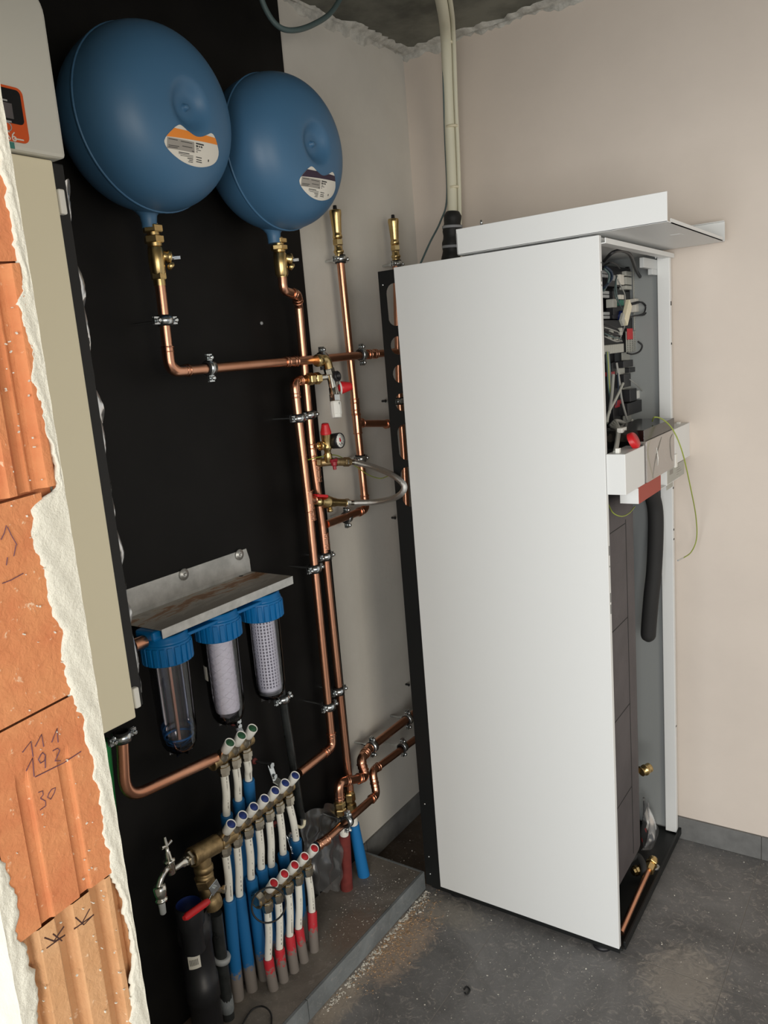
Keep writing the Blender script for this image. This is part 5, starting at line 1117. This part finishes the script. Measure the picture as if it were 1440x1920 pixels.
# hanging control strip across the front
cs = thing('control_strip', 'white control strip with film-covered display hung across the open heat pump', 'control panel', (.88, -.31, 1.28))
z0, z1, xf = 1.281, 1.381, .903
part('end_box', MB().box(.857, xf, -.620, -.465, z0, z1 - .002), 'white_metal', cs, .0012)
part('bezel', MB().box(.862, xf - .003, -.468, -.450, z0, z1), 'display_black', cs)
dsp = part('display_glass', MB().box(.866, xf + .001, -.447, -.178, z0 - .001, z1 + .006), 'display_film', cs, .002, label='display under wrinkled protective film')
part('film_fold', MB().tube([(xf + .0015, -.36, z1 - .022), (xf + .003, -.355, z1 - .05), (xf + .0015, -.352, z0 + .03)], [.0006, .0016, .0006], 6), 'plastic_white', dsp)
part('film_fold', MB().tube(spline([(xf + .0012, -.40, z0 + .004), (xf + .0018, -.37, z0 + .05), (xf + .0018, -.33, z1 - .015), (xf + .0012, -.31, z1)], 6), .0009, 6), 'ink_grey', dsp)
part('film_fold', MB().tube(spline([(xf + .0012, -.20, z1 - .006), (xf + .0018, -.225, z1 - .02), (xf + .0018, -.22, z0 + .04), (xf + .0012, -.205, z0 + .02)], 6), .0009, 6), 'ink_grey', dsp)
part('right_box', MB().box(.862, xf, -.172, .0, z0 + .004, z1 + .004), 'white_metal', cs, .0012)
part('clip', MB().box(xf - .002, xf + .004, -.178, -.160, z0 - .004, z0 + .034), 'plastic_white', cs, .001)
for y in (-.600, -.035): part('peg', MB().box(.875, .885, y - .006, y + .006, z1 - .002, z1 + .010), 'plastic_white', cs, .001)
part('smoked_cover', MB().box(.80, .902, -.462, -.172, z1 + .007, z1 + .036), 'smoke', cs, .001, label='smoke-coloured clear cover box')
part('circuit_box', MB().box(.77, .86, -.50, -.18, z0 + .01, z1 - .006), 'plastic_black', cs)
p = Vector((0.884, -0.5071, 1.3945)); part('red_rotary', MB().lathe(p, (.9, 0, .43), [(0, .022), (.010, .021), (.014, .018), (.014, 0)], 20), 'plastic_red', cs, label='red ribbed rotary part')
# lower card holder
zc0, zc1 = 1.236, 1.276
part('lower_tray', MB().box(.850, .897, -.502, -.500, zc0, zc1).box(.850, .897, -.500, -.10, zc0, zc0 + .002).box(.850, .852, -.5, -.10, zc0, zc1), 'white_metal', cs, .0008)
part('red_card', MB().box(.896, .8975, -.500, -.300, zc0, zc1 + .002), 'red_print', cs, label='brick-red information card')
part('card_holder', MB().box(.870, .872, -.300, -.240, zc0, zc1).box(.870, .898, -.242, -.236, zc0, zc1 + .006), 'white_metal', cs)
pl = part('type_plate', MB().box(.895, .8965, -.236, -.045, zc0 + .002, zc1 + .003).box(.8945, .896, -.236, -.17, zc0 - .014, zc0 + .004), 'plastic_palegrey', cs)
mb = MB().box(.8965, .8969, -.205, -.170, zc1 - .016, zc1 - .003)
for q in range(5): mb.box(.8965, .8969, -.13, -.13 + .02 + .012 * ((q * 7) % 4), zc0 + .012 + .0065 * q, zc0 + .0135 + .0065 * q)
part('type_plate_print', mb, 'ink_grey', pl)
solo('earth_lead', MB().tube(spline([(0.88, -0.3088, 1.423), (0.9, -0.3551, 1.4387), (0.91, -0.3064, 1.4248), (0.93, -0.2892, 1.394), (0.95, -0.278, 1.3322), (0.95, -0.1878, 1.2139), (0.94, -0.0902, 1.1164), (0.93, -0.0417, 1.0401), (0.92, -0.0657, 1.0041), (0.91, -0.1261, 0.9991)], 8), .0017, 8), 'wire_green', 'yellow-green earth lead dangling in an arc from the control strip', 'wire')
solo('earth_lead', MB().tube(spline([(0.83, -0.5351, 1.2404), (0.85, -0.5562, 1.2222), (0.86, -0.5213, 1.2071), (0.86, -0.46, 1.2027), (0.85, -0.3807, 1.2033)], 8), .0015, 8), 'wire_green', 'short yellow-green earth lead sagging under the control strip', 'wire')
solo('lead_tip', MB().tube([(0.91, -0.1199, 0.9991), (0.908, -0.1728, 1.0046)], .0024, 8), 'zinc', 'bare crimped tip at the end of the dangling earth lead', 'wire end')

# ---- shallow front door lying on top
o = thing('front_door_panel', 'white metal front door laid flat on top of the heat pump, overhanging its front', 'panel', (.75, -.33, 1.8815))
x0, x1, y0, y1, za, zb2 = .494, 1.008, -.626, -.035, 1.8845, 1.947
part('sheet', MB().box(x0, x1, y0, y1, za, za + .002), 'white_metal', o)
part('near_flange', MB().box(x0, x1, y0, y0 + .002, za, zb2), 'white_metal', o, .0008)
part('far_flange', MB().box(x0, x1, y1 - .002, y1, za, zb2 - .008).box(x0, x1, y1 - .014, y1, zb2 - .010, zb2 - .008), 'white_metal', o)
part('end_lip', MB().box(x1 - .002, x1, y0 + .03, y1 - .03, za, za + .010), 'white_metal', o)
part('end_lip', MB().box(x0, x0 + .002, y0, y1, za, zb2 - .01), 'white_metal', o)
p = Vector((0.9614, -0.3557, 1.884)); part('logo_plate', MB().box(p.x - .012, p.x + .012, p.y - .022, p.y + .022, za - .0008, za), 'white_metal', o, .0004)
part('bumper', MB().box(x0 + .03, x0 + .06, y0 + .03, y1 - .03, 1.8805, za).box(.80, .83, y0 + .03, y1 - .05, 1.8805, za), 'plastic_grey', o)
part('bag_of_screws', MB().obox(Vector((.62, -.40, za + .012)), (.03, .01, 0), (-.01, .03, 0), (0, 0, .008)), 'plastic_grey', o)
solo('wing_bolt', MB().lathe((0.403, -0.3, 1.995), UP, [(-.075, .0035), (.0, .0035), (.004, .002), (.006, .004), (.012, .0048), (.018, .003), (.019, 0)], 12), 'zinc', 'small chrome wing bolt sticking up behind the door panel', 'bolt')
c = Vector((0.4854, -0.3, 1.9952)); solo('cardboard_scrap', MB().obox(c + Vector((.035, .0, -.012)), (.045, 0, .010), (0, .02, 0), (0, 0, .001)).obox(c + Vector((-.005, 0, -.016)), (.012, 0, .012), (0, .02, 0), (.001, 0, -.001)), 'chips_wood', 'brown cardboard flap peeping over the door panel', 'cardboard')

# ================================================================== CONDUIT ON THE BACK WALL
o = thing('insulated_conduit', 'cream insulated conduit pair dropping from the ceiling, lower end wrapped in black tape', 'conduit', (0.1961, -0.1, 1.9528))
q = [(.52, -.72, 2.56), (0.3798, -0.4136, 2.55), (0.2815, -0.22, 2.5486), (0.2292, -0.13, 2.4052), (0.2136, -0.11, 2.1933), (0.2122, -0.12, 2.0477), (0.2155, -0.14, 1.9151)]
part('conduit', MB().tube(spline(q, 8), .0160, 18), 'conduit', o)
q2 = [Vector(p) + Vector((.0225, .006, 0)) for p in q]
part('thin_conduit', MB().tube(spline(q2, 8), .0062, 14), 'conduit', o)
for px in ((0.2713, -0.2, 2.5392), (0.2221, -0.12, 2.3348), (0.211, -0.11, 2.1586)):
    p = Vector(px) + Vector((.006, .004, 0)); part('cable_tie', MB().lathe(p - Vector((0, 0, .004)), UP, [(0, .0155), (0, .020), (.007, .020), (.007, .0155)], 20), 'plastic_cream', o)
pa, pb_ = Vector((0.2148, -0.12, 2.0829)), Vector((0.2078, -0.14, 1.9161))
pts = [pa.lerp(pb_, t / 14) for t in range(15)]
part('tape_wrap', MB().tube(pts, [.022, .0285] + [.0285 + .0022 * math.sin(t * 1.7) + .0002 * t for t in range(2, 15)], 18), 'tape', o, label='black tape wrapping')
for px in ((0.2123, -0.125, 2.0375), (0.2134, -0.135, 1.9763)):
    p = Vector(px); part('grey_tie', MB().lathe(p - Vector((0, 0, .004)), (.06, 0, 1), [(0, .028), (0, .0325), (.008, .0325), (.008, .028)], 26), 'tie_grey', o)
solo('thin_cable', MB().tube(spline([(0.2595, -0.2, 2.5741), (0.2038, -0.12, 2.32), (0.1861, -0.1, 2.1351), (0.1683, -0.12, 2.0627), (0.1699, -0.2, 1.9912), (0.1547, -0.25, 1.9179)], 8), .0030, 8), 'wire_slate', 'thin slate-grey cable beside the conduit, bending away left to the heat pump', 'cable')
solo('ceiling_cable', MB().tube(spline([(0.12, -0.8571, 2.5567), (0.12, -0.8304, 2.5006), (0.13, -0.8025, 2.4663), (0.14, -0.7581, 2.4645), (0.14, -0.6744, 2.499), (0.14, -0.5824, 2.5559), (0.14, -0.503, 2.6399)], 8), .0068, 10), 'wire_slate', 'dark grey cable sagging below the ceiling at the top of the picture', 'cable')
# small wall plugs
PG = 'small black pipe-clip screws on the white wall'
for px, lb in (((0.01, -0.2893, 1.5085), 'small black screw eye on the wall beside the circular frame holes'), ((0.01, -0.2882, 1.1151), 'small black screw eye on the wall below the braided hose'), ((0.01, -0.2855, 0.5112), 'small black screw eye low on the wall above the thick pipe')):
    p = Vector(px); solo('screw_eye', MB().tube([p - Vector((.010, 0, 0)), p + Vector((.004, 0, 0))], .0035, 8).ring(p + Vector((.004, 0, 0)), XD, .004, .0015, 12, 6), 'rubber_black', lb, 'screw', group=PG)

solo('wall_plug', MB().lathe((0.012, -0.8456, 1.7641), XD, [(0, .0045), (.003, .004), (.003, 0)], 12), 'plastic_grey', 'small grey wall plug in the black board between the vessel valves', 'plug')
# ================================================================== DEBRIS
def chips(name, mat, label, n, fn, smin, smax, seed):
    rnd = random.Random(seed); mb = MB()
    for i in range(n):
        x, y, z = fn(rnd); s = rnd.uniform(smin, smax) * (1 if rnd.random() < .9 else 1.8); a = rnd.uniform(0, 6.28)
        u = Vector((math.cos(a), math.sin(a), rnd.uniform(-.2, .2))) * s; w = Vector((-math.sin(a), math.cos(a), 0)) * s * rnd.uniform(.4, .9)
        mb.obox((x, y, z + s * .25), u, w, (0, 0, s * .3))
    return solo(name, mb, mat, label, 'debris', stuff=True)
chips('plaster_crumbs', 'chips_white', 'white plaster crumbs strewn along the foot of the step', 460, lambda r: (.2425 + .004 + abs(r.gauss(0, .014)), r.uniform(-1.15, -.63), 0), .0006, .0026, 31)
chips('sawdust', 'chips_wood', 'brown sawdust heap on the floor beside the step', 900, lambda r: (.25 + abs(r.gauss(.03, .035)), r.gauss(-.84, .09), 0), .0006, .0022, 32)
chips('floor_crumbs', 'chips_white', 'white crumbs scattered over the dark floor tiles', 700, lambda r: (lambda x, y: (x, y if x > .885 or y < -.64 else -1.25 - y, 0))(r.uniform(.25, 1.6), r.uniform(-1.25, -.01)), .0004, .0012, 33)
chips('step_crumbs', 'chips_white', 'pale crumbs scattered on top of the step', 260, lambda r: (r.uniform(.10, .23), r.gauss(-.80, .12), .0615), .0003, .0011, 34)
solo('black_hook', MB().tube(spline([(0.5389, -0.9206, 0.003), (0.5408, -0.9093, 0.003), (0.5532, -0.9148, 0.003), (0.5537, -0.9307, 0.003), (0.5452, -0.9294, 0.003)], 5), .0022, 8), 'rubber_black', 'tiny black hook-shaped scrap lying alone on the floor', 'scrap')
